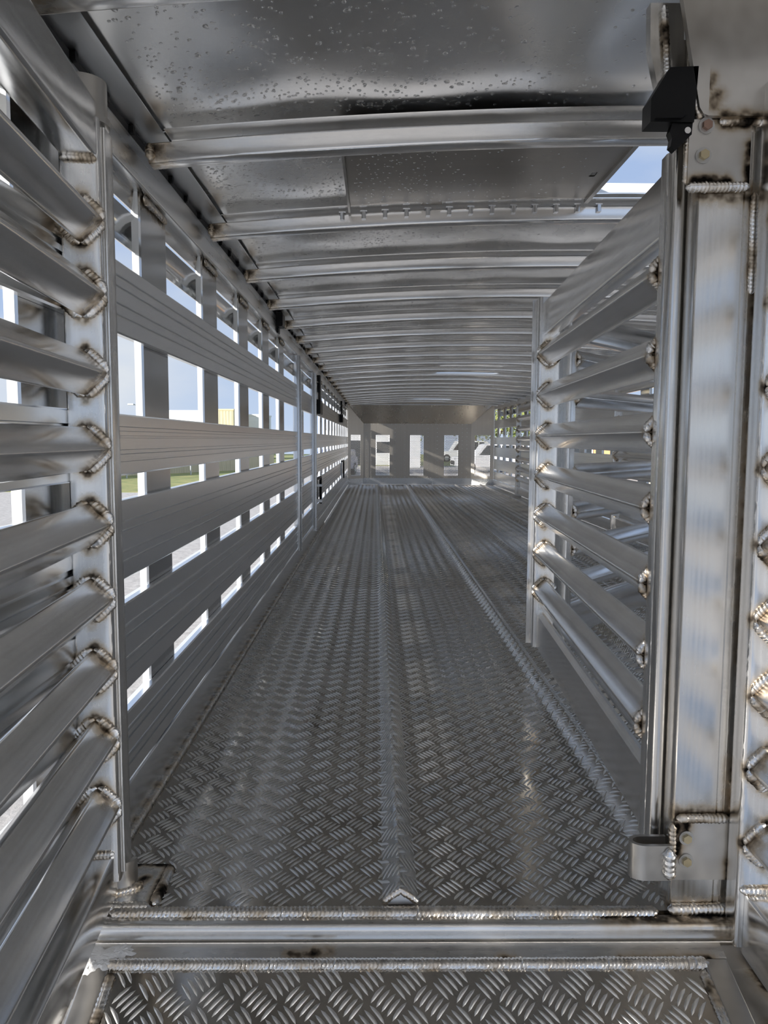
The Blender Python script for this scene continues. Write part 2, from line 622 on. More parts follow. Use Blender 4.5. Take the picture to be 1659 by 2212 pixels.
o = link('tread_pattern', bars_mesh('tread_pattern_distant', far, False, z_cleat), floor)
o['kind'] = 'stuff'
for ci, c in enumerate(CLEATS):
    xs = np.linspace(-1, 1, 13)
    prof = [(x * CW, CH * (1 - abs(x) ** 1.12)) for x in xs] + [(CW, -.004), (-CW, -.004)]
    y0 = Y_DECK + .030 if ci != 1 else Y_DECK + .028
    cl = MB().sweep(prof, [(c, y0, 0), (c, 13.95, 0)], (1, 0, 0), (0, 0, 1)).build('cleat', 'tread', floor)
    if c < 0.1:
        pts = [(c - CW * 1.0, y0 - .014, .004), (c - CW * .55, y0 - .012, .016), (c, y0 - .008, CH * .95), (c + CW * .55, y0 - .012, .016), (c + CW * 1.0, y0 - .014, .004)]
        bead('weld_bead', cl, pts, .0065, (0, -1, .4), .006, 3)
        MB().add([(c - CW * .95, y0 - .012, .001), (c + CW * .95, y0 - .012, .001), (c, y0 - .004, CH * .98)], [(0, 1, 2)]).build('end_cap', 'plate', cl, False)
bead('weld_bead', floor, [(XL + .006, Y_DECK + .15, .006), (XL + .006, 7.5, .006)], .009, (1, 0, 1), .009, 5, .7)
bead('weld_bead', floor, [(-0.455, Y_DECK - .004, .002), (0.49, Y_DECK - .004, .002)], .0115, (0, -.3, 1), .0075, 11, .55, sooty=.25)

# ------------------------------------------------------------------ threshold beam and ramp
thr = tag(empty('threshold_beam', (0, Y_DECK, 0)), 'rounded aluminium sill beam along the rear edge of the upper deck', 'sill', kind='structure')
MB().sweep(rr(0.036, 0.034, 0.010, 4), stations((-0.50, -0.0185, -.0195), (0.66, -0.0185, -.0195), .05), (0, 1, 0), (0, 0, 1)).build('nosing', 'cross', thr)
soot_lines(thr.children[0].data, [((.40, -.01, 0), (.66, -.01, 0)), ((.60, -.04, -.01), (.66, -.04, -.03))], .02, .9)

RA = radians(17)
ramp = empty('loading_ramp', (0.055, Y_DECK - .041, -0.030))
ramp.rotation_euler = (-RA * -1, 0, 0)
tag(ramp, 'sloping tread plate ramp with welded frame below the deck edge', 'ramp')
RW, RLEN, FB = 0.525, 1.15, 0.030
fr_b = MB().gridbox(-RW, RW, -FB, 0.0, -0.03, 0.0, .008).build('frame_bar', 'cross', ramp)
soot_lines(fr_b.data, [((-.20, -.022, 0), (-.13, -.016, 0)), ((-.155, -.014, 0), (-.145, -.012, 0)), ((.15, -FB, 0), (.17, -FB, 0)), ((.35, -FB, 0), (.50, -FB, 0))], .008, .75)
for s in (-1, 1):
    MB().box(s * RW - s * .040, s * RW, -RLEN, -FB - .001, -0.03, 0.0, .004).build('frame_bar', 'plate', ramp)
MB().box(-RW, RW, -RLEN - .04, -RLEN - .001, -0.03, 0.0, .004).build('frame_bar', 'cross', ramp)
tp = MB().box(-RW + .0405, RW - .0405, -RLEN + .001, -FB - .0005, -0.010, -0.004).build('tread_plate', 'tread', ramp)
rb = bar_places(-RW + .05, RW - .05, -RLEN, -FB - .010)
rb = rb[np.argsort(-rb[:, 1])]
for p in rb[:300]:
    link('tread_bar', tb, tp, (p[0], p[1], -.004), p[2])
o = link('tread_pattern', bars_mesh('ramp_tread_pattern', rb[300:], True, lambda X: np.full_like(X, -.004)), ramp)
o['kind'] = 'stuff'
bead('weld_bead', ramp, [(-RW + .03, -FB - .006, -.002), (RW - .03, -FB - .006, -.002)], .0115, (0, 0, 1), .0065, 21, .55, sooty=.15)
for s in (-1, 1):
    bead('weld_bead', ramp, [(s * (RW - .046), -.05, -.002), (s * (RW - .046), -.7, -.002)], .0085, (0, 0, 1), .0085, 22 + s, .55, sooty=.55)
# smeared white sealant on the left corner of the frame
mb = MB()
for cx, cy, rx_, ry_ in ((-RW + .020, -.022, .036, .016), (-RW + .052, -.014, .022, .012), (-RW + .008, -.040, .018, .016), (-RW + .030, -.036, .016, .012)):
    n_ = 26
    A_ = np.arange(n_) / n_ * 2 * pi
    j_ = 1 + RNG.uniform(-.32, .25, n_)
    V_ = [(cx + rx_ * j * cos(a_), cy + ry_ * j * sin(a_), .0004) for a_, j in zip(A_, j_)] + [(cx + .5 * rx_ * cos(a_), cy + .5 * ry_ * sin(a_), .0035 + RNG.uniform(-.001, .001)) for a_ in A_] + [(cx, cy, .003)]
    mb.add(V_, [(i, (i + 1) % n_, n_ + (i + 1) % n_, n_ + i) for i in range(n_)] + [(n_ + i, n_ + (i + 1) % n_, 2 * n_) for i in range(n_)])
mb.build('sealant_smear', 'paste', ramp)
# side strips beside the ramp
sk = tag(empty('ramp_side_rail', (0.62, 0.6, -.09)), 'dark stained aluminium strip right of the ramp by the deck corner', 'rail')
st_ = MB().gridbox(-.035, .045, -1.0, .645, -.03, .01, .012).build('strip', 'plate', sk)
soot_lines(st_.data, [((-.01, .50, .01), (.0, .44, .01)), ((.02, .62, .01), (.03, .56, .01)), ((-.02, .30, .01), (-.01, .2, .01))], .016, .8)
bead('weld_bead', sk, [(.040, -.4, .014), (.040, .600, .014)], .008, (0, 0, 1), .008, 27, .6, sooty=.4)
sk = tag(empty('ramp_side_rail', (-0.545, 0.6, -.13)), 'narrow aluminium strip left of the ramp below the open gate', 'rail')
MB().box(-.03, .055, -1.0, .62, -.03, .01, .004).build('strip', 'cross', sk)
low = tag(MB().box(XL - .03, XR + .03, Y_REAR, Y_DECK - .06, -0.62, -0.60).build('floor_lower', 'tread'), 'lower tread plate floor under the ramp', 'floor', kind='structure')
ris = tag(MB().box(XL - .03, XR + .03, Y_DECK - .038, Y_DECK - .030, -0.62, -0.0375).build('riser_panel', 'plate'), 'plain aluminium riser panel below the deck edge', 'panel', kind='structure')

# ------------------------------------------------------------------ side walls
def slat_profile(z0, z1, xi, xo, sgn):
    """cross-section of a wall slat; xi inner face, grooves cut into it"""
    h = z1 - z0
    P = [(xi, z0 + .004), (xi - sgn * .004, z0)]
    P = []
    zs = []
    for fr in (.24, .37, .62, .76):
        zs.append(z1 - fr * h)
    zs.sort()
    P.append((xo, z0))
    P.append((xi - sgn * .003, z0))
    P.append((xi, z0 + .003))
    for i, z in enumerate(zs):
        g = (.0030, .0056, .0030, .0056)[i] * min(1, h / .14)
        P += [(xi, z - g), (xi - sgn * .005, z - g * .75), (xi - sgn * .005, z + g * .75), (xi, z + g)]
    P.append((xi, z1 - .003))
    P.append((xi - sgn * .003, z1))
    P.append((xo, z1))
    return P if sgn > 0 else P

def wall(name, xi, sgn, spans, label, posts, door=None):
    """xi: inner face, sgn: +1 when the inside is towards +x"""
    w = tag(empty(name, (0, 0, 0)), label, 'wall', kind='structure')
    xo = xi - sgn * .016
    for (z0, z1) in SLATS:
        for (ya, yb) in spans:
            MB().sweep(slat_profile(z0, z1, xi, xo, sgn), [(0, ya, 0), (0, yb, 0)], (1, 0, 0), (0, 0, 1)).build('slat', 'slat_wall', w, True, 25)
            xa = sorted((xo - sgn * .0005, xo - sgn * .013))
            MB().box(xa[0], xa[1], ya, yb, z1 - .012, z1 - .002).build('sill', 'white_alu', w, False)  # white box added to show the sunlit top ledge of the slat
    xs = sorted((xi, xi - sgn * .05))
    for (ya, yb) in ((Y_REAR, Y_NOSE - .02),):
        MB().box(xs[0], xs[1], ya, yb, 1.352, 1.432, .004).build('top_rail', 'rail', w)
        MB().box(xs[0], xs[1], ya, yb, 0.0, 0.104, .004).build('kick_rail', 'slat_wall', w)
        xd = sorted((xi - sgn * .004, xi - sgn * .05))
        MB().box(xd[0], xd[1], ya, yb, 1.4325, 1.4490).build('shade_strip', 'dark', w)  # nearly flush dark strip, painted shade of the recess above the rail
    # posts: hat sections behind the slats
    pf = xi - sgn * .0170
    hat = [(0, -POST_W / 2), (0, POST_W / 2), (-.005 * sgn, POST_W / 2), (-.005 * sgn, -POST_W / 2)]
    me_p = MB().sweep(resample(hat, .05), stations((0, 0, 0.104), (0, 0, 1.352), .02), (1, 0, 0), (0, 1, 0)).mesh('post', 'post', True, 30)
    me_o = MB()
    for q in (-1, 1):
        P_ = [(-.0052 * sgn, q * POST_W / 2), (-.020 * sgn, q * (POST_W / 2 + .002)), (-.020 * sgn, q * (POST_W / 2 - .02)), (-.0052 * sgn, q * (POST_W / 2 - .004))]
        me_o.sweep(P_, [(0, 0, .104), (0, 0, 1.352)], (1, 0, 0), (0, 1, 0))
    me_o = me_o.mesh('outer_flange', 'white_alu', False)  # coloured white so the near sides of the posts look sunlit
    soot_lines(me_p, [((0, -POST_W / 2, 1.345), (0, POST_W / 2, 1.345))], .018, .9)
    me_w = bead_rings(MB(), [(.004 * sgn, -POST_W / 2 + .01, 1.340), (.004 * sgn, POST_W / 2 - .01, 1.340)], .011, (sgn, 0, .2), .008, 31, .6).mesh('weld_bead', 'weld', True, 60)
    bead_soot(me_w, .45, 2)
    # fascia between the posts, above the top openings
    gap = PITCH_P - POST_W
    zs = np.linspace(0, 1, 9)
    fa = [(-.012 - .022 * sin(pi * t), 1.217 + t * .080) for t in zs] + [(-.015 - .022 * sin(pi * t), 1.217 + t * .080) for t in zs[::-1]]
    fa = [(x * sgn, z) for x, z in fa]
    me_f = MB().sweep(fa, [(0, -PITCH_P / 2 + .0005, 0), (0, PITCH_P / 2 - .0005, 0)], (1, 0, 0), (0, 0, 1)).mesh('fascia_sheet', 'sheet', True, 40)
    fb = [(-.016 * sgn, 1.306), (-.013 * sgn, 1.306), (-.010 * sgn, 1.352), (-.014 * sgn, 1.352)]
    me_b = MB().sweep(fb, [(0, -PITCH_P / 2 + .0005, 0), (0, PITCH_P / 2 - .0005, 0)], (1, 0, 0), (0, 0, 1)).mesh('fascia_flange', 'sheet', True, 40)
    me_l = MB().box(-.036, -.028, -gap / 2, gap / 2, 1.2825, 1.286).mesh('lip', 'white_alu')
    me_c = MB().box(-.012, .006, -.007, .007, 1.4335, 1.4485, .002).mesh('clip', 'black')
    for k in posts:
        yc = POST_Y0 + POST_W / 2 + k * PITCH_P
        if door and door[0] - .1 < yc < door[1] + .05:
            continue
        p = link('post', me_p, w, (pf, yc, 0))
        link('weld_bead', me_w, p, (.0005 * sgn, 0, 0))
        link('outer_flange', me_o, p)
    for k in posts:
        yc = POST_Y0 - gap / 2 + k * PITCH_P
        if yc > Y_NOSE - .35:
            continue
        link('fascia_sheet', me_f, w, (xi - sgn * .0165, yc, 0))
        link('fascia_flange', me_b, w, (xi - sgn * .0165, yc, 0))
    for k in range(70):
        y = 0.9 + k * .1537
        if y > 10:
            break
        link('clip', me_c, w, (xi - sgn * (.0 if sgn > 0 else .0), y, 0))
    return w

NP = range(-4, 21)
DOOR = (5.02, 6.42)
wl_ = wall('wall_left', XL, 1, [(Y_REAR, 5.00), (6.44, 13.93)], 'slatted aluminium side wall with open windows on the left', NP, DOOR)
wr_ = wall('wall_right', XR, -1, [(Y_REAR, 13.93)], 'slatted aluminium side wall on the right behind the gates', NP)

# side door in the left wall
dr = tag(empty('door_1', (XL, DOOR[0], 0)), 'slatted sliding side door with black latches in the left wall', 'door', kind='structure')
DW = DOOR[1] - DOOR[0]
for (z0, z1) in SLATS:
    MB().sweep(slat_profile(z0, z1, -.012, -.034, 1), [(0, .10, 0), (0, DW - .10, 0)], (1, 0, 0), (0, 0, 1)).build('slat', 'slat_wall', dr, True, 25)
MB().box(-.03, .016, .02, .08, .085, 1.345, .006).build('stile', 'post', dr)
MB().box(-.03, .004, DW - .10, DW - .02, .085, 1.345, .006).build('stile', 'post', dr)
MB().box(.0165, .022, .040, .056, .085, 1.25, .002).build('edge_trim', 'rail', dr)
MB().box(-.002, .020, DW - .055, DW - .030, .06, 1.345, .004).build('guide_track', 'rail', dr)
for y in (.42, .80):
    MB().box(-.058, -.038, y - .05, y + .05, .105, 1.345, .004).build('door_post', 'post', dr)
lt = MB().box(.0, .050, DW - .03, DW + .24, 1.018, 1.135, .008).build('latch_box', 'black', dr)
MB().box(.018, .045, DW + .02, DW + .13, 1.135, 1.335, .010).build('latch_strap', 'black', lt)
MB().cyl((.05, DW + .10, 1.12), (.054, DW + .10, 1.12), .012, 10).build('rivet', 'rivet', lt)
for z in (.80, .76, .63, .60, .20, .12):
    MB().cyl((-.0, DW + .0, z), (.012, DW + .0, z), .013, 12).build('rivet', 'rivet', dr)
hp = MB().box(-.002, .012, DW + .03, DW + .25, .275, .475, .004).build('handle_plate', 'post', dr)
MB().cyl((.03, DW + .24, .262), (.03, DW + .24, .49), .011, 12).cyl((.012, DW + .02, .485), (.03, DW + .25, .490), .011, 12).build('lever', 'black', hp)
MB().box(.010, .045, DW + .215, DW + .265, .275, .30, .004).box(.010, .045, DW + .215, DW + .265, .41, .43, .004).build('keeper', 'rail', hp)
def wall_latch(y, z, label):
    t = tag(empty('rope_latch', (XL, y, z)), label, 'latch')
    MB().box(.0015, .045, -.09, .10, -.055, .06, .008).build('latch_body', 'black', t)
    MB().box(.008, .035, -.045, .04, .061, .24, .010).build('strap', 'black', t)
    MB().cyl((.0455, .04, .035), (.050, .04, .035), .012, 10).build('rivet', 'rivet', t)
    return t
wall_latch(10.85, 1.10, 'small black gate latch far along the left wall')
t = tag(empty('lever_latch', (XL, 11.3, .38)), 'small dark lever latch low on the far left wall', 'latch')
MB().box(.0015, .012, -.12, .12, -.11, .11, .004).build('plate', 'post', t)
MB().cyl((.03, .10, -.13), (.03, .10, .13), .011, 12).cyl((.0125, -.10, .12), (.03, .11, .125), .011, 12).build('lever', 'black', t)
for y, lab in ((4.02, 'tiny black bumper on the left top rail nearest the camera'), (12.6, 'tiny black bumper on the left top rail near the nose')):
    t = tag(empty('rail_bumper', (XL, y, 1.41)), lab, 'bumper')
    MB().box(.001, .035, -.05, .05, -.035, .035, .008).build('block', 'black', t)
    MB().box(.001, .012, -.03, .03, -.065, -.0355, .003).build('foot', 'black', t)

# ------------------------------------------------------------------ ceiling
ceil = tag(empty('ceiling', (0, 0, 0)), 'arched aluminium sheet roof on cross bows with water drops', 'ceiling', kind='structure')
BOW_Y = [1.735 + PITCH_P * k for k in range(-4, 20)]
HOLE_X = (0.61, 1.235)
HATCH = {4: (1.80, 2.325), 14: (7.32, 7.84), 22: (12.24, 12.76)}
XE0, XE1 = -0.449, 2.049
edges = [Y_REAR] + [y for y in BOW_Y if y > Y_REAR + .1] + [Y_NOSE + .03]
def roof_grid(x0, x1, y0, y1, nx, ny, dz=0.0):
    xs, ys = np.linspace(x0, x1, nx), np.linspace(y0, y1, ny)
    X, Y = np.meshgrid(xs, ys)
    Z = z_roof(X) + dz
    e1 = np.sin((X - XE0) / (XE1 - XE0) * pi) ** .3
    Z = Z + .0022 * np.sin(X * 9.1 + Y * 3.7) * np.sin(Y * 11.0 + X * 2.3) + .0016 * np.sin(X * 17 - Y * 13)
    V = np.stack([X, Y, Z], -1).reshape(-1, 3)
    F = [(j * nx + i, (j + 1) * nx + i, (j + 1) * nx + i + 1, j * nx + i + 1) for j in range(ny - 1) for i in range(nx - 1)]
    top = V + (0, 0, .004)
    n = len(V)
    F2 = [tuple(n + q for q in f[::-1]) for f in F]
    ring = [i for i in range(nx)] + [j * nx + nx - 1 for j in range(1, ny)] + [(ny - 1) * nx + i for i in range(nx - 2, -1, -1)] + [j * nx for j in range(ny - 2, 0, -1)]
    F3 = [(ring[k], ring[(k + 1) % len(ring)], n + ring[(k + 1) % len(ring)], n + ring[k]) for k in range(len(ring))]
    return np.concatenate([V, top]), F + F2 + F3
panels = []
for a, b in zip(edges[:-1], edges[1:]):
    mb = MB()
    hole = None
    for ya, yb in HATCH.values():
        if a < (ya + yb) / 2 < b:
            hole = (ya, yb)
    if hole is None:
        mb.add(*roof_grid(XE0 - .11, XE1 + .11, a + .001, b - .001, 66, 16))
    else:
        ya, yb = max(hole[0], a + .03), min(hole[1], b - .03)
        mb.add(*roof_grid(XE0 - .11, HOLE_X[0], a + .001, b - .001, 30, 14))
        mb.add(*roof_grid(HOLE_X[1], XE1 + .11, a + .001, b - .001, 24, 14))
        mb.add(*roof_grid(HOLE_X[0] + .0002, HOLE_X[1] - .0002, a + .001, ya, 16, 4))
        mb.add(*roof_grid(HOLE_X[0] + .0002, HOLE_X[1] - .0002, yb, b - .001, 16, 4))
    panels.append(mb.build('roof_panel', 'roof', ceil, True, 30))
# cove between the wall and the roof sheet
for sgn, x0, x1, nm in ((1, XL, XE0, 'cove_sheet'), (-1, XR, XE1, 'cove_sheet')):
    z1 = float(z_roof(XE0))
    pr = [(x0 - sgn * .02, 1.4492), (x0 + sgn * .002, 1.4492), (x1 - sgn * .002, z1 - .011), (x1 - sgn * .002, z1 - .0095), (x0 + sgn * .002, 1.4505), (x0 - sgn * .02, 1.4505)]
    MB().sweep(pr, [(0, Y_REAR, 0), (0, Y_NOSE - .28, 0)], (1, 0, 0), (0, 0, 1)).build(nm, 'rail', ceil, True, 20)
# bows
xs = np.linspace(-0.485, 2.085, 42)
bprof = rr(0.046, 0.042, 0.006, 3)
fprof = [(-.060, -.0012), (.060, -.0012), (.060, .0012), (-.060, .0012)]
def bow_mesh():
    mb = MB()
    slope = np.gradient(z_bow(xs), xs)
    nv = np.stack([-slope, 0 * slope, np.ones_like(slope)], 1)
    nv /= np.linalg.norm(nv, axis=1)[:, None]
    mb.sweep(bprof, np.stack([xs, 0 * xs, z_bow(xs) + .021], 1), (0, 1, 0), nv)
    return mb.mesh('roof_bow', 'bow', True, 30)
def bow_flange():
    mb = MB()
    x2 = np.linspace(-0.44, 2.04, 40)
    mb.sweep(fprof, np.stack([x2, 0 * x2, z_bow(x2) + .052], 1), (0, 1, 0), (0, 0, 1))
    return mb.mesh('bow_flange', 'roof', True, 30)
me_bow, me_fl = bow_mesh(), bow_flange()
soot_lines(me_bow, [((-.49, -.02, z_bow(-.485) + .02), (-.475, -.03, z_bow(-.485) + .02))], .03, 1.0)
me_bw = bead_rings(MB(), [(-.478, -.026, float(z_bow(-.48)) + .004), (-.480, -.026, float(z_bow(-.48)) + .040)], .011, (0, -1, 0), .008, 4, .9).mesh('weld_bead', 'weld', True, 60)
bead_soot(me_bw, .9, 4)
bows = []
for y in BOW_Y:
    if y > Y_NOSE - .35:
        continue
    bw = link('roof_bow', me_bow, ceil, (0, y, 0))
    link('bow_flange', me_fl, bw)
    link('weld_bead', me_bw, bw)
    bows.append(bw)
# little clips along the second bow beside the hatch
me_cl = MB().box(-.006, .006, -.034, -.0235, -.004, .016, .002).box(-.010, .010, -.030, -.0235, .016, .020).mesh('clip', 'post')
for k in range(13):
    x = -0.10 + k * .062
    link('clip', me_cl, bows[5], (x, 0, float(z_bow(x)) + .026))
# sliding hatch cover, slid open to the left
hc = tag(empty('roof_hatch_cover', (0, 2.055, 0)), 'dark sheet hatch cover slid aside under the roof opening', 'hatch')
def cover(x0, x1, y0, y1):
    mb = MB()
    nx, ny = 46, 16
    xs_, ys_ = np.linspace(x0, x1, nx), np.linspace(y0, y1, ny)
    X, Y = np.meshgrid(xs_, ys_)
    Z = z_bow(X) + .052 + .0010 * np.sin(X * 31) + .0008 * np.sin(X * 12 + Y * 9)
    V = np.stack([X, Y, Z], -1).reshape(-1, 3)
    n = len(V)
    F = [(j * nx + i, (j + 1) * nx + i, (j + 1) * nx + i + 1, j * nx + i + 1) for j in range(ny - 1) for i in range(nx - 1) if not (i == nx - 4 and j == ny // 2)]
    mb.add(np.concatenate([V, V + (0, 0, .003)]), F + [tuple(n + q for q in f[::-1]) for f in F])
    return mb
cover(-.075, .60, -.26, .262).build('cover_sheet', metal('aluminium_hatch_sheet', (0.50, 0.47, 0.43), 0.34, 'x', 60, 0.1, 0.01, 2.0, 0.15, soot=False), hc)
zz = float(z_bow(.6))
MB().sweep([(0, -.012), (.012, -.012), (.012, .004), (0, .004)], [(.598, -.26, zz + .056), (.598, .262, zz + .056)], (1, 0, 0), (0, 0, 1)).build('edge_lip', 'plate', hc)
zz = float(z_bow(-.08))
MB().sweep([(0, -.012), (.006, -.012), (.006, .004), (0, .004)], [(-.082, -.26, zz + .052), (-.082, .262, zz + .052)], (1, 0, 0), (0, 0, 1)).build('edge_lip', 'plate', hc)
# frames of the roof openings
for k, (ya, yb) in HATCH.items():
    f_ = tag(empty('hatch_frame', (0, 0, 0)), {4: 'bright frame of the roof opening nearest the camera', 14: 'frame of the second roof opening halfway along', 22: 'frame of the farthest roof opening near the nose'}[k], 'frame')
    x0, x1 = HOLE_X
    zf = float(z_roof(.9)) + .0045
    for (a0, a1, b0, b1) in ((x0 - .02, x1 + .02, ya - .024, ya - .001), (x0 - .02, x1 + .02, yb + .001, yb + .024), (x0 - .024, x0 - .001, ya - .001, yb + .001), (x1 + .001, x1 + .024, ya - .001, yb + .001)):
        MB().box(a0, a1, b0, b1, zf + .002, zf + .03, .002).build('frame_bar', 'white_alu', f_)

# water drops clinging to the roof sheets
def drop_mesh(seg, rings, ax=1.0):
    V, F = [], []
    for r in range(rings):
        a = pi / 2 * r / rings
        for s in range(seg):
            t = 2 * pi * s / seg
            V.append((cos(a) * cos(t), cos(a) * sin(t) * ax, -.45 * sin(a)))
    V.append((0, 0, -.45))
    for r in range(rings - 1):
        for s in range(seg):
            F.append((r * seg + s, (r + 1) * seg + s, (r + 1) * seg + (s + 1) % seg, r * seg + (s + 1) % seg))
    t0 = (rings - 1) * seg
    for s in range(seg):
        F.append((t0 + s, len(V) - 1, t0 + (s + 1) % seg))
    return np.array(V), F
def roof_surface(X, Y):
    return z_roof(X) + .0022 * np.sin(X * 9.1 + Y * 3.7) * np.sin(Y * 11.0 + X * 2.3) + .0016 * np.sin(X * 17 - Y * 13)
def drop_field(n, y0, y1, x0, x1, rmin, rmax, dens):
    out = []
    while len(out) < n:
        x, y = random.uniform(x0, x1), random.uniform(y0, y1)
        if random.random() < dens(x, y):
            r = rmin + (rmax - rmin) * random.random() ** 2.2
            out.append((x, y, r))
    return out
DV, DF = drop_mesh(10, 3)
drop_me = MB().add(DV, DF).mesh('water_drop', 'water', True, 80)
d0 = lambda x, y: min(1, max(.02, (y - 1.12) / .45) * max(.05, 1 - max(0, x + .10) / .75) * (1 if x > -.42 else .4))
first = drop_field(300, 1.16, 1.70, -.43, .50, .0026, .0058, d0)
pidx = max(i for i, (a, b) in enumerate(zip(edges[:-1], edges[1:])) if a <= 1.2)
for (x, y, r) in first:
    o = link('water_drop', drop_me, panels[pidx], (x, y, float(roof_surface(x, y)) - .0003))
    o.scale = (r, r * random.uniform(.8, 1.35), r * random.uniform(.7, 1))
    o.rotation_euler = (0, 0, random.uniform(0, pi))
DV2, DF2 = drop_mesh(7, 2)
more = drop_field(620, 1.16, 1.70, -.43, .55, .0018, .0036, d0)
more += drop_field(900, 1.79, 2.30, -.43, -.09, .0016, .0042, lambda x, y: 1)
more += drop_field(1500, 2.41, 2.92, -.43, .75, .0016, .0040, lambda x, y: max(.15, 1 - max(0, x) / .8))
more += drop_field(1300, 3.02, 3.54, -.43, .8, .0016, .0040, lambda x, y: max(.1, 1 - max(0, x) / .7))
more += drop_field(1200, 3.64, 4.16, -.43, .8, .0018, .0042, lambda x, y: max(.1, 1 - max(0, x) / .7))
more += drop_field(1400, 4.25, 5.40, -.40, .7, .0020, .0045, lambda x, y: max(.1, 1 - max(0, x) / .6))
A = np.array(more)
rs = A[:, 2]
Zs = roof_surface(A[:, 0], A[:, 1]) - .0003
V = np.stack([A[:, 0, None] + rs[:, None] * DV2[None, :, 0], A[:, 1, None] + rs[:, None] * DV2[None, :, 1], Zs[:, None] + rs[:, None] * DV2[None, :, 2]], -1)
k = len(DV2)
o = MB().add(V.reshape(-1, 3), [tuple(q + i * k for q in f) for i in range(len(A)) for f in DF2]).build('water_drops', 'water', ceil, True, 80)
o['kind'] = 'stuff'
cd = drop_field(330, -.25, .25, -.06, .55, .0016, .0034, lambda x, y: max(.15, 1 - x / .5))
A = np.array(cd)
Zs = z_bow(A[:, 0]) + .052 + .0010 * np.sin(A[:, 0] * 31) + .0008 * np.sin(A[:, 0] * 12 + A[:, 1] * 9) - .0003
rs = A[:, 2]
V = np.stack([A[:, 0, None] + rs[:, None] * DV2[None, :, 0], A[:, 1, None] + rs[:, None] * DV2[None, :, 1], Zs[:, None] + rs[:, None] * DV2[None, :, 2]], -1)
o = MB().add(V.reshape(-1, 3), [tuple(q + i * k for q in f) for i in range(len(A)) for f in DF2]).build('water_drops', 'water', hc, True, 80)
o['kind'] = 'stuff'

# ------------------------------------------------------------------ nose wall with punched windows
wf = tag(empty('wall_front', (0, Y_NOSE, 0)), 'beige-grey sheet nose wall with five perforated windows', 'wall', kind='structure')
def perforated(w, h, p=0.0255, r=0.0098):
    """a sheet w x h with rows of round holes, local x-z plane"""
    mb = MB()
    nx, nz = int(w / p), int(h / (p * .866))
    seg = 6
    for j in range(nz):
        for i in range(nx - (j % 2)):
            cx = (i - (nx - 1) / 2 + (.5 if j % 2 else 0)) * p
            cz = (j - (nz - 1) / 2) * p * .866
            V, F = [], []
            for s in range(seg):
                a = pi / 6 + s * pi / 3
                R = p / sqrt(3)
                V.append((cx + R * cos(a), 0, cz + R * sin(a)))
            for s in range(seg):
                a = pi / 6 + s * pi / 3
                V.append((cx + r * cos(a), 0, cz + r * sin(a)))
            for s in range(seg):
                F.append((s, (s + 1) % seg, seg + (s + 1) % seg, seg + s))
            mb.add(V, F)
    return mb
def holed_panel(name, w, z0, z1, wins, parent, loc, rotz=0.0):
    """a flat sheet 6 mm thick with rectangular openings, the punched screens set in them"""
    p = empty('tmp')
    bpy.data.objects.remove(p)
    mb = MB()
    xcuts = [-w / 2]
    for (a, b, c, d) in wins:
        xcuts += [a, b]
    xcuts.append(w / 2)
    for i in range(len(xcuts) - 1):
        a, b = xcuts[i], xcuts[i + 1]
        if i % 2 == 0:
            mb.box(a, b, -.003, .003, z0, z1)
        else:
            c, d = wins[i // 2][2], wins[i // 2][3]
            mb.box(a, b, -.003, .003, z0, c)
            mb.box(a, b, -.003, .003, d, z1)
    o = mb.build(name, 'nose', parent, False)
    o.location = loc
    o.rotation_euler = (0, 0, rotz)
    for (a, b, c, d) in wins:
        s = perforated(b - a + .02, d - c + .02).build('perforated_screen', 'nose', o, False)
        s.location = ((a + b) / 2, .004, (c + d) / 2)
    return o
cpw = 1.733 + .232
cxm = (1.733 - .232) / 2
holed_panel('nose_panel', cpw, .11, 1.105, [(a - cxm, b - cxm, .162, .895) for a, b in ((-.006, .245), (.617, .862), (1.24, 1.494))], wf, (cxm, 0, 0))
ang = math.atan2(.25, .275)
wch = sqrt(.25 ** 2 + .275 ** 2)
holed_panel('corner_panel', wch, .11, 1.46, [(-.115, .115, .162, .895)], wf, (-.3695, -.128, 0), ang)
holed_panel('corner_panel', .449, .11, 1.46, [(-.155, .155, .162, .895)], wf, (1.919, -.128, 0), -math.atan2(.25, .372))
hv = [(-.234, -.004, 1.104), (1.735, -.004, 1.104), (2.10, -.275, 1.452), (-.50, -.275, 1.452)]
MB().add(hv + [(x, y + .004, z + .004) for x, y, z in hv], [(0, 1, 2, 3), (7, 6, 5, 4), (0, 4, 5, 1), (1, 5, 6, 2), (2, 6, 7, 3), (3, 7, 4, 0)]).build('header_panel', 'header', wf, False)
MB().box(-.50, 2.10, -.292, -.276, 1.425, 1.450, .002).build('header_angle', 'rail', wf)
MB().box(-.53, 2.13, .008, .020, 1.10, 1.452).build('nose_cap', 'nose', wf)
MB().box(.0, 1.6, -.276, -.272, 1.4525, 1.508).build('header_filler', 'nose', wf)
MB().box(-.24, 1.74, -.012, -.0035, 0.001, .115).build('kick_plate', 'rail', wf)
mb = MB()
mb.sweep([(-.012, 0.001), (-.004, 0.001), (-.004, .115), (-.012, .115)], [(-.51, -.255, 0), (-.235, -.006, 0)], (cos(ang + pi / 2) * -1, -sin(ang + pi / 2) * -1, 0), (0, 0, 1))
mb.build('kick_plate', 'rail', wf)
MB().sweep([(-.012, 0.001), (-.004, 0.001), (-.004, .115), (-.012, .115)], [(1.735, -.006, 0), (2.10, -.255, 0)], (-.56, -.83, 0), (0, 0, 1)).build('kick_plate', 'rail', wf)
mb = MB()
hex_ = lambda cx, cz: mb.cyl((cx, -.0035, cz), (cx, -.008, cz), .0085, 6, .005)
for cx in (-.17, -.09, .345, .52, .94, 1.11, 1.565, 1.65):
    for cz in np.arange(.14, 1.09, .073):
        hex_(cx, cz)
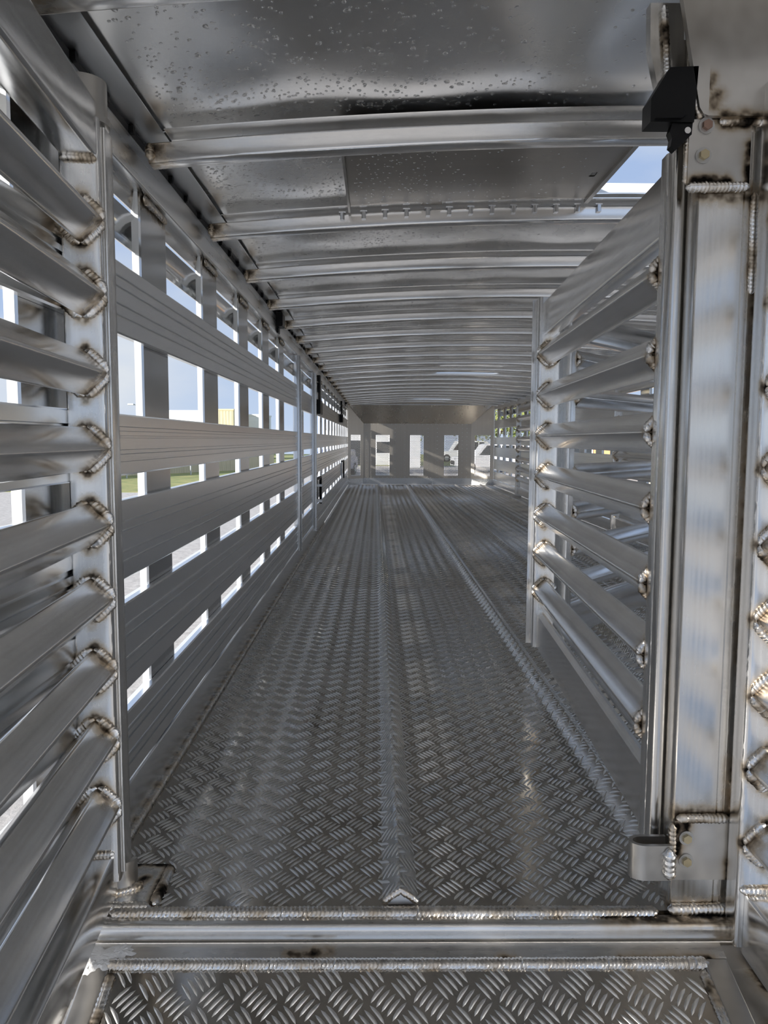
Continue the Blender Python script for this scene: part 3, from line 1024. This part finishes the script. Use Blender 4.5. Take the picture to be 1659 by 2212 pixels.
for cx in np.arange(-.2, 1.72, .08):
    hex_(cx, 1.088)
    hex_(cx, .125)
o = mb.build('rivets', 'rivet', wf)
o['kind'] = 'stuff'

# ------------------------------------------------------------------ gates
S2 = sqrt(2)
def diamond(hd, r=.006):
    """square tube standing on its edge, half diagonal hd"""
    return rot2(rr(hd * S2, hd * S2, r, 3), pi / 4)
_ring = {}
def ring_mesh(hd, var, face):
    """weld around a slat end on the plane x = 0, growing towards +x (face=1) or -x"""
    key = (round(hd, 4), var, face)
    if key not in _ring:
        g = .9
        h = hd * 1.02
        mb = MB()
        c = [(0, h, 0), (0, 0, h), (0, -h, 0), (0, 0, -h)]
        for i in range(4):
            a, b = np.array(c[i]), np.array(c[(i + 1) % 4])
            m_ = (a + b) / 2 * 1.06
            bead_rings(mb, [a * .97 + b * .03, (a + m_) / 2 * 1.01, m_, (b + m_) / 2 * 1.01, a * .03 + b * .97], .0100 * (1 if var != 1 else 1.12), (face, 0, 0), .0062, 10 * var + i, .62, rough=1.3)
        me = mb.mesh('weld_bead', 'weld', True, 60)
        bead_soot(me, (.45, .65, .30)[var], var)
        _ring[key] = me
    return _ring[key]

def gate(label, origin, rotz, length, zs, hd=.041, stile0=(.045, .07), stile1=(.045, .07), z0=.05, z1=1.34, rail=(1.262, 1.345, .05), plate=(.03, .10, .045), weld0=True, weld1=True, droop=0.0, name='livestock_gate'):
    g = tag(empty(name, origin, rotz), label, 'gate')
    L = length
    a0 = stile0[0]
    b0 = L - stile1[0]
    sl = MB().sweep(diamond(hd), stations((a0 + .001, 0, 0), (b0 - .001, 0, 0), .06), (0, 1, 0), (0, 0, 1)).mesh('slat', 'gate', True, 30)
    # soot on the last centimetre next to the welds
    soot_attr(sl, lambda P: .55 * np.exp(-((np.minimum(P[:, 0] - a0, b0 - P[:, 0])) / .012) ** 2))
    for i, z in enumerate(zs):
        s = link('slat', sl, g, (0, 0, z))
        if weld0:
            link('weld_bead', ring_mesh(hd, i % 3, 1), s, (a0 + .002, 0, 0))
        if weld1:
            link('weld_bead', ring_mesh(hd, (i + 1) % 3, -1), s, (b0 - .002, 0, 0))
    for (x, (tx, wy)) in ((tx_ := stile0[0] / 2, stile0), (L - stile1[0] / 2, stile1)):
        me = MB().sweep(resample(rr(tx, wy, .006, 3), .008), stations((x, 0, z0), (x, 0, z1), .008), (1, 0, 0), (0, 1, 0)).mesh('stile', 'stile', True, 30)
        fx = x + tx / 2 if x < L / 2 else x - tx / 2
        lines = []
        for z in zs:
            c = [(fx, hd, z), (fx, 0, z + hd), (fx, -hd, z), (fx, 0, z - hd)]
            lines += [(c[i], c[(i + 1) % 4]) for i in range(4)]
        soot_lines(me, lines, .011, .85)
        link('stile', me, g)
    if rail:
        MB().sweep(rr(rail[2], rail[1] - rail[0], .008, 3), stations((a0 + .0005, 0, (rail[0] + rail[1]) / 2), (b0 - .0005, 0, (rail[0] + rail[1]) / 2), .05), (0, 1, 0), (0, 0, 1)).build('top_rail', 'gate', g, True, 30)
        zb = rail[0] - .003
        w = rail[2] / 2
        bead('weld_bead', g, [(a0 + .003, -w, zb), (a0 + .003, w, zb)], .008, (1, 0, -1), .006, 41, .7, sooty=.6)
    if plate:
        MB().sweep(rr(plate[2], plate[1] - plate[0], .006, 3), stations((a0 + .0005, 0, (plate[0] + plate[1]) / 2), (b0 - .0005, 0, (plate[0] + plate[1]) / 2), .05), (0, 1, 0), (0, 0, 1)).build('bottom_rail', 'gate', g, True, 30)
        w = plate[2] / 2
        bead('weld_bead', g, [(a0 + .002, -w, plate[1] + .003), (a0 + .002, w, plate[1] + .003)], .007, (1, 0, 1), .006, 43, .7, sooty=.3)
    return g

# open gate in the left foreground: hinged by the deck edge, folded back towards the camera
ZL = [1.158, 1.042, .916, .793, .668, .543, .421, .300, .180]
gl = gate('open gate in the left foreground folded back along the wall', (-0.478, 1.335, 0), math.atan2(-1, .085), 1.45, ZL, hd=.038, stile0=(.05, .064), z0=.045, z1=1.318, rail=(1.255, 1.345, .058), plate=(.016, .095, .050))
MB().sweep(rr(.004, .05, .0015), stations((.002, .034, .05), (.002, .034, 1.31), .1), (0, 1, 0), (1, 0, 0)).build('stile_lip', 'stile', gl)
kn = MB().sweep([(.037 * cos(a), .037 * sin(a)) for a in np.arange(28) / 28 * 2 * pi], [(.012, .0, 1.327), (.012, .0, 1.385)], (1, 0, 0), (0, 1, 0))
kn.build('hinge_knuckle', 'plate', gl, True, 40)
MB().sweep([(.041 * cos(a), .041 * sin(a)) for a in np.arange(28) / 28 * 2 * pi], [(.012, .0, 1.316), (.012, .0, 1.3265)], (1, 0, 0), (0, 1, 0)).build('hinge_collar', 'plate', gl, True, 40)
MB().cyl((.025, 0, .0105), (.025, 0, .046), .022, 20).build('pivot_pin', 'stile', gl)

# pivot bracket on the deck under that gate
pb = empty('pivot_bracket', (-0.43, 1.345, 0))      # welded to the deck
pb.parent = floor
pb['label'] = 'welded pivot bracket plate under the left gate'
bp_ = MB().gridbox(-.055, .045, -.062, .062, .0005, .010, .005).build('base_plate', 'stile', pb)
soot_lines(bp_.data, [((.044, -.06, .01), (.044, .06, .01)), ((-.02, -.03, .01), (.012, .012, .01)), ((-.05, .062, .01), (.04, .062, .01))], .011, .9)
bead('weld_bead', pb, [(.047, -.064, .006), (.047, .060, .006)], .010, (1, 0, 1), .008, 51, .7, sooty=.75)
bead('weld_bead', pb, [(-.06, -.068, .004), (.044, -.068, .004)], .011, (0, -1, 1), .0075, 52, .7, sooty=.12)
lug = MB()
aa = np.linspace(radians(200), radians(350), 12)
pr = [(.034 * cos(a), .034 * sin(a)) for a in aa] + [(.026 * cos(a), .026 * sin(a)) for a in aa[::-1]]
lug.sweep(pr, [(-.030, .000, .0105), (-.030, .000, .062)], (1, 0, 0), (0, 1, 0))
lug.build('lug', 'plate', pb, True, 40)
bead('weld_bead', pb, [(-.062, -.020, .012), (-.030, -.038, .012), (.004, -.020, .012), (.010, -.004, .014)], .008, (0, -.3, 1), .007, 53, .8, sooty=.6)

# gate leaf on the right, running away from the jamb along the deck
ZR = [1.108, .966, .826, .687, .548, .413, .281]
gr = gate('inner gate leaf hinged on the right jamb, standing along the deck', (0.527, 1.372, 0), math.atan2(1.395, .072), 1.40, ZR, hd=.042, stile0=(.040, .060), stile1=(.055, .075), z0=.075, z1=1.30, rail=(1.170, 1.285, .045), plate=None)
kp = [(-.010, .080), (.012, .080), (.012, .195), (.004, .212), (-.004, .212), (-.010, .195)]
MB().sweep(kp, [(.041, .012, 0), (1.344, .012, 0)], (0, 1, 0), (0, 0, 1)).build('kick_plate', 'gate', gr, True, 25)
MB().box(.041, 1.344, -.014, .0015, .2125, .222).build('kick_flange', 'gate', gr)
MB().box(1.401, 1.407, -.040, .052, .075, 1.30).build('end_strip', 'stile', gr)

# second leaf beyond, angled off towards the right wall
gm = gate('second gate leaf angled from the inner leaf towards the right wall', (0.665, 2.80, 0), radians(49), 1.30, [1.10, .966, .826, .687, .548, .413, .281], hd=.040, stile0=(.05, .06), z0=.075, z1=1.29, rail=(1.170, 1.27, .045), plate=(.08, .21, .03))
# gates folded along the right wall farther in
gf = gate('gate folded along the right wall in the middle of the trailer', (2.02, 6.55, 0), radians(-92.5), 1.55, ZR, hd=.040, z0=.05, z1=1.30, rail=(1.19, 1.28, .045), plate=(.07, .17, .03))
gf2 = gate('farthest gate folded flat along the right wall near the nose', (1.985, 10.9, 0), radians(-92.0), 1.95, ZR, hd=.040, z0=.04, z1=1.29, rail=(1.19, 1.28, .045), plate=(.07, .17, .03))
MB().box(-.05, .06, -.06, .05, .001, .040, .006).build('floor_socket', 'plate', gf2)

# gate on the right edge, folded towards the camera
ZN = [1.150, 1.026, .895, .769, .646, .524, .402, .278, .150]
gn = gate('gate at the right edge of the picture folded towards the camera', (0.643, 1.262, 0), math.atan2(-1, -.02), 1.4, ZN, hd=.036, stile0=(.045, .085), z0=-.03, z1=1.36, rail=(1.245, 1.33, .05), plate=(-.045, .065, .06))
bead('weld_bead', gn, [(.047, -.04, .072), (.047, .035, .072)], .010, (1, 0, 1), .007, 61, .7, sooty=.4)

# ------------------------------------------------------------------ jamb post on the right with its hinge brackets
jb = tag(empty('jamb_post', (0, 0, 0)), 'tall welded aluminium jamb post with bolted hinge brackets on the right', 'post')
JX0, JX1, JY0, JY1 = .508, .626, 1.275, 1.365
prof = [(JX0 + .006, JY0), (.584, JY0), (.5855, JY0 + .002), (.587, JY0), (.5955, JY0), (.597, JY0 + .002), (.5985, JY0), (JX1, JY0), (JX1, JY1), (JX0, JY1), (JX0, JY0 + .026), (JX0 + .0015, JY0 + .008), (JX0 + .003, JY0 + .003)]
me = MB().sweep(resample(prof, .012), stations((0, 0, 0.0), (0, 0, 1.498), .010), (1, 0, 0), (0, 1, 0)).mesh('column', 'jamb', True, 30)
soot_lines(me, [((.623, JY0, .86), (.626, JY0, 1.02)), ((.618, JY0, .87), (.62, JY0, .60)), ((.62, JY0, .56), (.626, JY0, .44)), ((.51, JY0, .172), (.61, JY0, .172)), ((.51, JY0, .004), (.62, JY0, .004)),
                ((.615, JY0, .26), (.62, JY0, .17)), ((.49, JY0, 1.205), (.61, JY0, 1.2)), ((.61, JY0, 1.20), (.615, JY0, 1.02))], .016, .62)
link('column', me, jb)
MB().sweep(rr(.022, .030, .007, 3), stations((JX0 - .0125, JY0 + .050, .09), (JX0 - .0125, JY0 + .050, 1.452), .1), (1, 0, 0), (0, 1, 0)).build('hinge_tube', 'jamb', jb)
yb = JY0 - .003
bead('weld_bead', jb, [(.6175, yb, .868), (.6175, yb, .605)], .0085, (0, -1, 0), .0075, 71, .6, sooty=.1)
bead('weld_bead', jb, [(.6005, yb, 1.205), (.6025, yb, 1.045)], .007, (0, -1, 0), .0065, 72, .6, sooty=.35)
bead('weld_bead', jb, [(.616, yb, .235), (.616, yb, .060)], .0085, (0, -1, 0), .009, 73, .6, sooty=.4)
bead('weld_bead', jb, [(.505, JY0 - .006, .004), (.622, JY0 - .006, .006)], .0105, (0, -1, .6), .0075, 74, .7, sooty=.3)
bead('weld_bead', jb, [(.628, JY0 - .010, .006), (.634, JY0 - .045, -.035)], .009, (0, -1, .6), .0075, 75, .7, sooty=.4)
def bracket(x0, x1, z0, z1, bolts, seed):
    b = MB().gridbox(x0, x1, JY0 - .0095, JY0 - .0005, z0, z1, .005)
    b_me = b.mesh('hinge_bracket', 'plate', True, 30)
    yf = JY0 - .0095
    if seed == 1:
        soot_lines(b_me, [((x0 + .012, yf, z0 + .003), (x1 - .035, yf, z0 + .003)), ((x1 - .050, yf, z1 - .004), (x1 - .010, yf, z1 - .006)), ((x1, yf, z0), (x1, yf, z1 - .04))], .010, 1.0)
    else:
        soot_lines(b_me, [((x0 + .004, yf, z1 - .01), (x0 + .006, yf, z0 + .05)), ((x0 + .02, yf, z1 - .004), (x0 + .02, yf, z1 - .03)), ((x1, yf, z0), (x1, yf, z0 + .03))], .010, .95)
    b_ = link('hinge_bracket', b_me, jb)
    for i, (x, z, mt) in enumerate(bolts):
        MB().cyl((x, JY0 - .0096, z), (x, JY0 - .0125, z), .0125, 20).build('washer', 'washer', b_)
        MB().cyl((x, JY0 - .0126, z), (x, JY0 - .0185, z), .0082, 6, .0078).build('bolt', mt, b_, True, 20)
    return b_
bracket(.490, .588, 1.215, 1.312, [(.516, 1.302, 'rust_bolt'), (.513, 1.257, 'bolt')], 1)
bead('weld_bead', jb, [(.488, JY0 - .008, 1.209), (.590, JY0 - .008, 1.211)], .0085, (0, -1, -.3), .006, 76, .7, sooty=.18)
bead('weld_bead', jb, [(.489, JY0 - .004, 1.215), (.489, JY0 - .004, 1.305)], .005, (0, -1, 0), .006, 77, .7, sooty=.6)
bracket(.511, .608, .060, .165, [(.531, .136, 'bolt'), (.532, .095, 'bolt')], 2)
bead('weld_bead', jb, [(.514, JY0 - .006, .168), (.606, JY0 - .006, .168)], .0085, (0, -1, .3), .0065, 78, .7, sooty=.5)
bead('weld_bead', jb, [(.509, JY0 - .006, .160), (.511, JY0 - .006, .058)], .008, (0, -1, 0), .0075, 79, .7, sooty=.7)
# U-shaped keeper at the foot
uu = [(.026 * cos(a) - .012, .020 * sin(a)) for a in np.linspace(pi / 2, 3 * pi / 2, 14)]
ui = [(.019 * cos(a) - .012, .013 * sin(a)) for a in np.linspace(3 * pi / 2, pi / 2, 14)]
prof = [(.030, .020)] + uu + [(.030, -.020), (.030, -.013)] + ui + [(.030, .013)]
kx = MB().sweep(prof, [(.476, JY0 + .004, .062), (.476, JY0 + .004, .124)], (1, 0, 0), (0, 1, 0)).build('keeper_loop', 'plate', jb, True, 40)
bead('weld_bead', kx, [(.500, JY0 - .020, .122), (.500, JY0 - .020, .066)], .011, (-.2, -1, 0), .010, 81, .8, sooty=.1)
# header plate above
hp_ = [(.452, 1.56), (.500, 1.325), (.506, 1.316), (.514, 1.313), (.80, 1.313), (.80, 1.56)]
mb = MB().sweep(hp_[:4] + [(.514, 1.56)], [(0, JY0 - .022, 0), (0, JY0 - .010, 0)], (1, 0, 0), (0, 0, 1))
mb.gridbox(.514, .80, JY0 - .022, JY0 - .010, 1.313, 1.56, .006)
me = mb.mesh('header_plate', 'plate', True, 30)
soot_lines(me, [((.52, JY0 - .022, 1.330), (.53, JY0 - .022, 1.345)), ((.54, JY0 - .022, 1.313), (.70, JY0 - .022, 1.313)), ((.515, JY0 - .022, 1.37), (.512, JY0 - .022, 1.36))], .010, .6)
link('header_plate', me, jb)
bead('weld_bead', jb, [(.490, JY0 - .010, 1.385), (.500, JY0 - .010, 1.33), (.508, JY0 - .010, 1.312)], .0075, (0, -1, 0), .006, 82, .7, sooty=.35)
bead('weld_bead', jb, [(.535, JY0 - .010, 1.309), (.66, JY0 - .010, 1.311)], .008, (0, -1, 0), .0065, 83, .7, sooty=.65)
jc = [(.432, 1.500), (.434, 1.43), (.455, 1.345), (.487, 1.345), (.487, 1.500)]
MB().sweep(jc, [(0, JY0 + .020, 0), (0, JY0 + .040, 0)], (1, 0, 0), (0, 0, 1)).build('gusset', 'jamb', jb)
bead('weld_bead', jb, [(.452, JY0 + .014, 1.495), (.464, JY0 + .014, 1.35)], .006, (0, -1, 0), .0065, 84, .7, sooty=.6)
# black rubber latch block
lb = MB()
body = [(.424, 1.303), (.424, 1.338), (.452, 1.384), (.496, 1.386), (.492, 1.303)]
lb.sweep(body, [(0, JY0 - .022, 0), (0, JY0 + .018, 0)], (1, 0, 0), (0, 0, 1))
lbo = lb.build('latch_block', 'black', jb, True, 20)
lo = [(.460, 1.3025), (.4915, 1.3025), (.4905, 1.286), (.466, 1.262), (.458, 1.268), (.460, 1.280), (.456, 1.290)]
MB().sweep(lo, [(0, JY0 - .018, 0), (0, JY0 - .002, 0)], (1, 0, 0), (0, 0, 1)).build('latch_tongue', 'black', lbo, True, 20)
MB().cyl((.483, JY0 - .0185, 1.291), (.483, JY0 - .0215, 1.291), .005, 12).build('rivet', 'rivet', lbo)
MB().sweep([(.430, 1.306), (.452, 1.312), (.478, 1.312), (.470, 1.306)], [(0, JY0 - .030, 0), (0, JY0 - .0225, 0)], (1, 0, 0), (0, 0, 1)).build('latch_rib', 'black', lbo)

# ------------------------------------------------------------------ outside
GZ = -1.25
MT['gravel'] = plain('gravel', (0.36, 0.335, 0.31), 0.95, nscale=9, col2=(0.58, 0.55, 0.51), bump=0.6)
MT['grass'] = plain('grass', (0.16, 0.22, 0.07), 0.95, nscale=1.4, col2=(0.40, 0.36, 0.14), bump=0.5)
MT['road'] = plain('asphalt', (0.20, 0.20, 0.21), 0.9, noise=.15, nscale=5)
MT['wood'] = plain('fence_wood', (0.60, 0.53, 0.37), 0.85, noise=.14, nscale=3, stretch=(6, 6, .6))
MT['tan'] = plain('tan_siding', (0.74, 0.62, 0.38), 0.7, noise=.05, nscale=3)
MT['brick'] = plain('brown_wall', (0.36, 0.20, 0.14), 0.85, noise=.2, nscale=6)
MT['whitew'] = plain('white_wall', (0.80, 0.81, 0.82), 0.6, noise=.04, nscale=2)
MT['grey_roof'] = plain('grey_roof', (0.34, 0.34, 0.36), 0.8, noise=.12, nscale=3)
MT['orange'] = plain('orange_wall', (0.66, 0.36, 0.16), 0.75, noise=.1, nscale=3)
MT['glassy'] = plain('dark_glass', (0.03, 0.035, 0.04), 0.08)
MT['paint_w'] = plain('white_car_paint', (0.82, 0.83, 0.84), 0.25)
MT['paint_b'] = plain('blue_car_paint', (0.05, 0.08, 0.20), 0.25)
MT['tyre'] = plain('tyre', (0.02, 0.02, 0.02), 0.8)
MT['steel'] = plain('galvanised_steel', (0.55, 0.57, 0.58), 0.5, 0.6)
MT['bark'] = plain('bark', (0.14, 0.10, 0.07), 0.9, noise=.2)
MT['leaf'] = plain('leaves', (0.10, 0.16, 0.04), 0.8, nscale=1.5, col2=(0.34, 0.34, 0.10))

tag(MB().box(-60, 60, -30, 62, GZ - .1, GZ).build('ground', 'gravel'), 'pale gravel yard around the trailer', 'ground', kind='structure')
tag(MB().box(-60, -6.5, 30.0, 61, GZ + .0005, GZ + .02).build('grass_strip', 'grass'), 'patchy grass strip in front of the wooden fence', 'grass', kind='structure')
tag(MB().box(-60, 60, 62.0, 110, GZ - .1, GZ + .01).build('field', 'grass'), 'dry field beyond the yard', 'field', kind='structure')
tag(MB().box(-6.4, 40, 48, 54, GZ + .0005, GZ + .015).build('road', 'road'), 'dark asphalt road crossing beyond the nose wall', 'road', kind='structure')

fn_a, fn_b = np.array([-19.0, 33.5]), np.array([-7.2, 55.0])
fd = (fn_b - fn_a)
flen = np.linalg.norm(fd)
fang = math.atan2(fd[1], fd[0])
fence = tag(empty('wooden_fence', (fn_a[0], fn_a[1], GZ), fang), 'tan vertical plank fence behind the grass', 'fence')
npk = 118
me_pk = MB().add([(-.1005, -.011, 0), (.1005, -.011, 0), (.1005, -.011, 1.72), (.05, -.011, 1.78), (-.05, -.011, 1.78), (-.1005, -.011, 1.72),
                  (-.1005, .011, 0), (.1005, .011, 0), (.1005, .011, 1.72), (.05, .011, 1.78), (-.05, .011, 1.78), (-.1005, .011, 1.72)],
                 [(0, 1, 2, 3, 4, 5), (11, 10, 9, 8, 7, 6), (0, 6, 7, 1), (1, 7, 8, 2), (2, 8, 9, 3), (3, 9, 10, 4), (4, 10, 11, 5), (5, 11, 6, 0)]).mesh('plank', 'wood', False)
for i in range(npk):
    link('plank', me_pk, fence, (.1 + i * flen / npk, random.uniform(-.006, .006), random.uniform(.0, .03)))
for z in (.4, 1.4):
    MB().box(0, flen, .020, .06, z, z + .09).build('rail', 'wood', fence)
cf = tag(empty('chain_link_fence', (fn_a[0] + 1.5, fn_a[1] - 1.6, GZ), fang), 'galvanised wire fence with steel posts before the planks', 'fence')
for i in range(9):
    MB().cyl((i * 2.4, 0, 0), (i * 2.4, 0, 1.5), .04, 8).build('post', 'steel', cf)
MB().cyl((0, 0, 1.48), (19.2, 0, 1.48), .025, 6).build('top_rail', 'steel', cf)

def building(name, label, x, y, rotz, w, d, h, wallm, roofm, roof_h=1.0, windows=(), doors=(), siding=0, over=.2):
    b = tag(empty(name, (x, y, GZ), rotz), label, 'building')
    MB().box(-w / 2, w / 2, -d / 2, d / 2, 0, h).build('wall', wallm, b, False)
    o_ = over
    if roof_h > 0:
        MB().add([(-w / 2 - o_, -d / 2 - o_, h), (w / 2 + o_, -d / 2 - o_, h), (w / 2 + o_, d / 2 + o_, h), (-w / 2 - o_, d / 2 + o_, h), (-w / 2 - o_, 0, h + roof_h), (w / 2 + o_, 0, h + roof_h)],
                 [(0, 1, 5, 4), (2, 3, 4, 5), (0, 4, 3), (1, 2, 5), (0, 3, 2, 1)]).build('roof', roofm, b, False)
    else:
        MB().box(-w / 2 - .05, w / 2 + .05, -d / 2 - .05, d / 2 + .05, h, h + .15).build('roof', roofm, b, False)
    for (wx, wz, ww, wh) in windows:
        f = MB().box(wx - ww / 2 - .08, wx + ww / 2 + .08, -d / 2 - .05, -d / 2 - .001, wz - .08, wz + wh + .08).build('window', 'whitew', b, False)
        MB().box(wx - ww / 2, wx + ww / 2, -d / 2 - .06, -d / 2 - .051, wz, wz + wh).build('pane', 'glassy', f, False)
    for (wx, ww, wh) in doors:
        MB().box(wx - ww / 2, wx + ww / 2, -d / 2 - .05, -d / 2 - .001, 0, wh).build('door', 'glassy', b, False)
    if siding:
        me = MB().box(-.03, .03, -.02, 0, 0.02, h - .02).mesh('siding_rib', wallm, False)
        k = int(w / siding)
        for i in range(k):
            link('siding_rib', me, b, (-w / 2 + (i + .5) * w / k, -d / 2 - .001, 0))
    return b
building('tan_shed', 'tall narrow tan ribbed shed seen through the third left window', -15.0, 80.0, radians(-4), 1.9, 4.0, 4.9, 'tan', 'tan', 0, siding=.3)
building('brick_house', 'small brown brick hut in front of the tan shed', -12.7, 72.0, radians(-8), 1.6, 2.0, 2.0, 'brick', 'grey_roof', .5, [(-.2, .8, .5, .6)])
building('white_container', 'white box container right of the tan shed', -12.6, 84.0, radians(-6), 1.5, 5.0, 4.5, 'whitew', 'whitew', 0)
building('white_warehouse', 'low white warehouse on the horizon in the second left window', -23.4, 98.0, radians(-5), 5.6, 5.0, 5.4, 'whitew', 'whitew', 0)
lamp = tag(empty('street_lamp', (-12.0, 40.0, GZ)), 'small white street lamp against the sky in the first left window', 'lamp')
MB().cyl((0, 0, 0), (0, 0, 3.8), .05, 8).build('pole', 'steel', lamp)
MB().cyl((0, 0, 3.76), (-.35, 0, 3.80), .03, 8).build('arm', 'steel', lamp)
MB().box(-.62, -.33, -.08, .08, 3.76, 3.84, .02).build('lamp_head', 'whitew', lamp)
building('white_shed', 'long white shed seen through the second nose window', -0.6, 66.0, 0, 7.0, 6.0, 2.9, 'whitew', 'grey_roof', .6, [(1.2, 1.0, 1.1, .9)], [(-1.0, 1.0, 2.0)])
building('white_garage', 'white gabled garage seen through the middle nose window', 2.2, 60.0, radians(90), 4.0, 2.2, 2.8, 'whitew', 'grey_roof', .7)
building('orange_house', 'orange walled house beyond the right wall', 15.5, 47.0, radians(-30), 9.0, 7.0, 2.7, 'orange', 'grey_roof', 1.3, [(-2.2, 1.0, 1.3, 1.1), (1.8, 1.0, 1.3, 1.1)], [(0, 1.0, 2.1)])
building('cream_barn', 'pale yellow barn beyond the middle of the right wall', 17.0, 33.0, radians(-50), 9.0, 6.0, 2.6, 'tan', 'grey_roof', 1.2, [(-1.8, 1.0, 1.2, 1.0)], siding=.6)

def car(label, x, y, rotz, paint, L=4.9, H=1.75):
    c = tag(empty('parked_car', (x, y, GZ), rotz), label, 'car')
    Wd = 1.85
    side = [(-L / 2, .45), (-L / 2, .85), (-L / 2 + .12, 1.0), (-.15 * L, 1.02), (-.05 * L, 1.08), (L / 2 - .10, 1.05), (L / 2, .80), (L / 2, .45), (.40 * L, .38), (-.40 * L, .38)]
    MB().sweep(side, [(0, -Wd / 2, 0), (0, Wd / 2, 0)], (1, 0, 0), (0, 0, 1)).build('body', paint, c, True, 30)
    cab = [(-.24 * L, 1.03), (-.12 * L, H - .06), (-.06 * L, H), (.36 * L, H), (.44 * L, H - .1), (.47 * L, 1.06)]
    MB().sweep(cab, [(0, -Wd / 2 + .09, 0), (0, Wd / 2 - .09, 0)], (1, 0, 0), (0, 0, 1)).build('cabin', paint, c, True, 30)
    for s in (-1, 1):
        yw = s * (Wd / 2 - .085)
        for (a, b, cc, d) in ((-.19 * L, -.09 * L, .08 * L, .08 * L), (.10 * L, .10 * L, .26 * L, .26 * L), (.28 * L, .28 * L, .41 * L, .36 * L)):
            P = [(a, 1.12), (b, H - .12), (d, H - .12), (cc, 1.12)]
            MB().sweep(P, [(0, yw - .006, 0), (0, yw + .006, 0)], (1, 0, 0), (0, 0, 1)).build('window', 'glassy', c, False)
        for wx in (-.31 * L, .31 * L):
            w_ = MB().cyl((wx, s * (Wd / 2 - .2), .36), (wx, s * (Wd / 2 + .02), .36), .36, 20).build('wheel', 'tyre', c, True, 40)
            MB().cyl((wx, s * (Wd / 2 + .0205), .36), (wx, s * (Wd / 2 + .03), .36), .20, 12).build('hub', 'steel', w_, True, 40)
    MB().box(-L / 2 - .03, -L / 2 - .001, -.7, .7, .5, .75).build('grille', 'tyre', c)
    for s in (-1, 1):
        MB().box(-L / 2 - .02, -L / 2 - .0005, s * .80 - .10, s * .80 + .10, .78, .93).build('headlight', 'steel', c)
    return c
car('white utility car parked beyond the right nose windows', 7.4, 50.0, radians(4), 'paint_w', 5.0, 1.85)
car('white van parked behind the white utility car', 8.2, 74.0, radians(2), 'paint_w', 5.2, 2.0)
car('dark blue car seen through the left corner window', -2.4, 45.0, radians(80), 'paint_b', 4.4, 1.5)

def tree(label, x, y, h, r, seed, lean=0.0):
    rg = np.random.default_rng(seed)
    t = tag(empty('leafy_tree', (x, y, GZ)), label, 'tree', 'trees beyond the yard')
    tr = MB()
    tr.cyl((0, 0, 0), (lean * .4, 0, h * .55), .16, 8, .09)
    for k in range(5):
        a = k * 1.26 + seed
        tr.cyl((lean * .3, 0, h * (.35 + .04 * k)), (cos(a) * r * .6, sin(a) * r * .6, h * (.62 + .05 * k)), .06, 6, .02)
    tr.build('trunk', 'bark', t)
    n = 1500
    d = rg.normal(0, 1, (n, 3))
    d /= np.linalg.norm(d, axis=1)[:, None]
    rad = (rg.random(n) ** .4)[:, None]
    lob = 1 + .3 * np.sin(d[:, 0:1] * 4 + seed) * np.sin(d[:, 2:3] * 5 + d[:, 1:2] * 3)
    P = d * rad * lob * np.array([r, r, h * .34]) + (0, 0, h * .66)
    V, F = [], []
    for i in range(n):
        u = rg.normal(0, 1, 3)
        u /= np.linalg.norm(u)
        v = np.cross(u, rg.normal(0, 1, 3))
        v /= np.linalg.norm(v)
        s = rg.uniform(.10, .2)
        V += [P[i] - u * s, P[i] - v * s * .5, P[i] + u * s, P[i] + v * s * .5]
        F.append((4 * i, 4 * i + 1, 4 * i + 2, 4 * i + 3))
    o = MB().add(V, F).build('foliage', 'leaf', t, False)
    o['kind'] = 'stuff'
    return t
tree('green tree beyond the white shed, seen through the second nose window', 1.0, 76, 6.0, 3.0, 1)
tree('green tree behind the white garage at the middle nose window', 4.4, 88, 6.5, 3.0, 2)
tree('broad tree behind the parked cars at the right nose window', 11.5, 90, 6.2, 3.6, 3)
tree('tree by the right corner nose window', 11.0, 70, 6.2, 3.2, 4)
tree('tree at the far end of the right wall windows', 12.4, 62, 5.2, 2.8, 5)
tree('tree standing left of the orange house', 19.5, 66, 5.0, 2.8, 6)
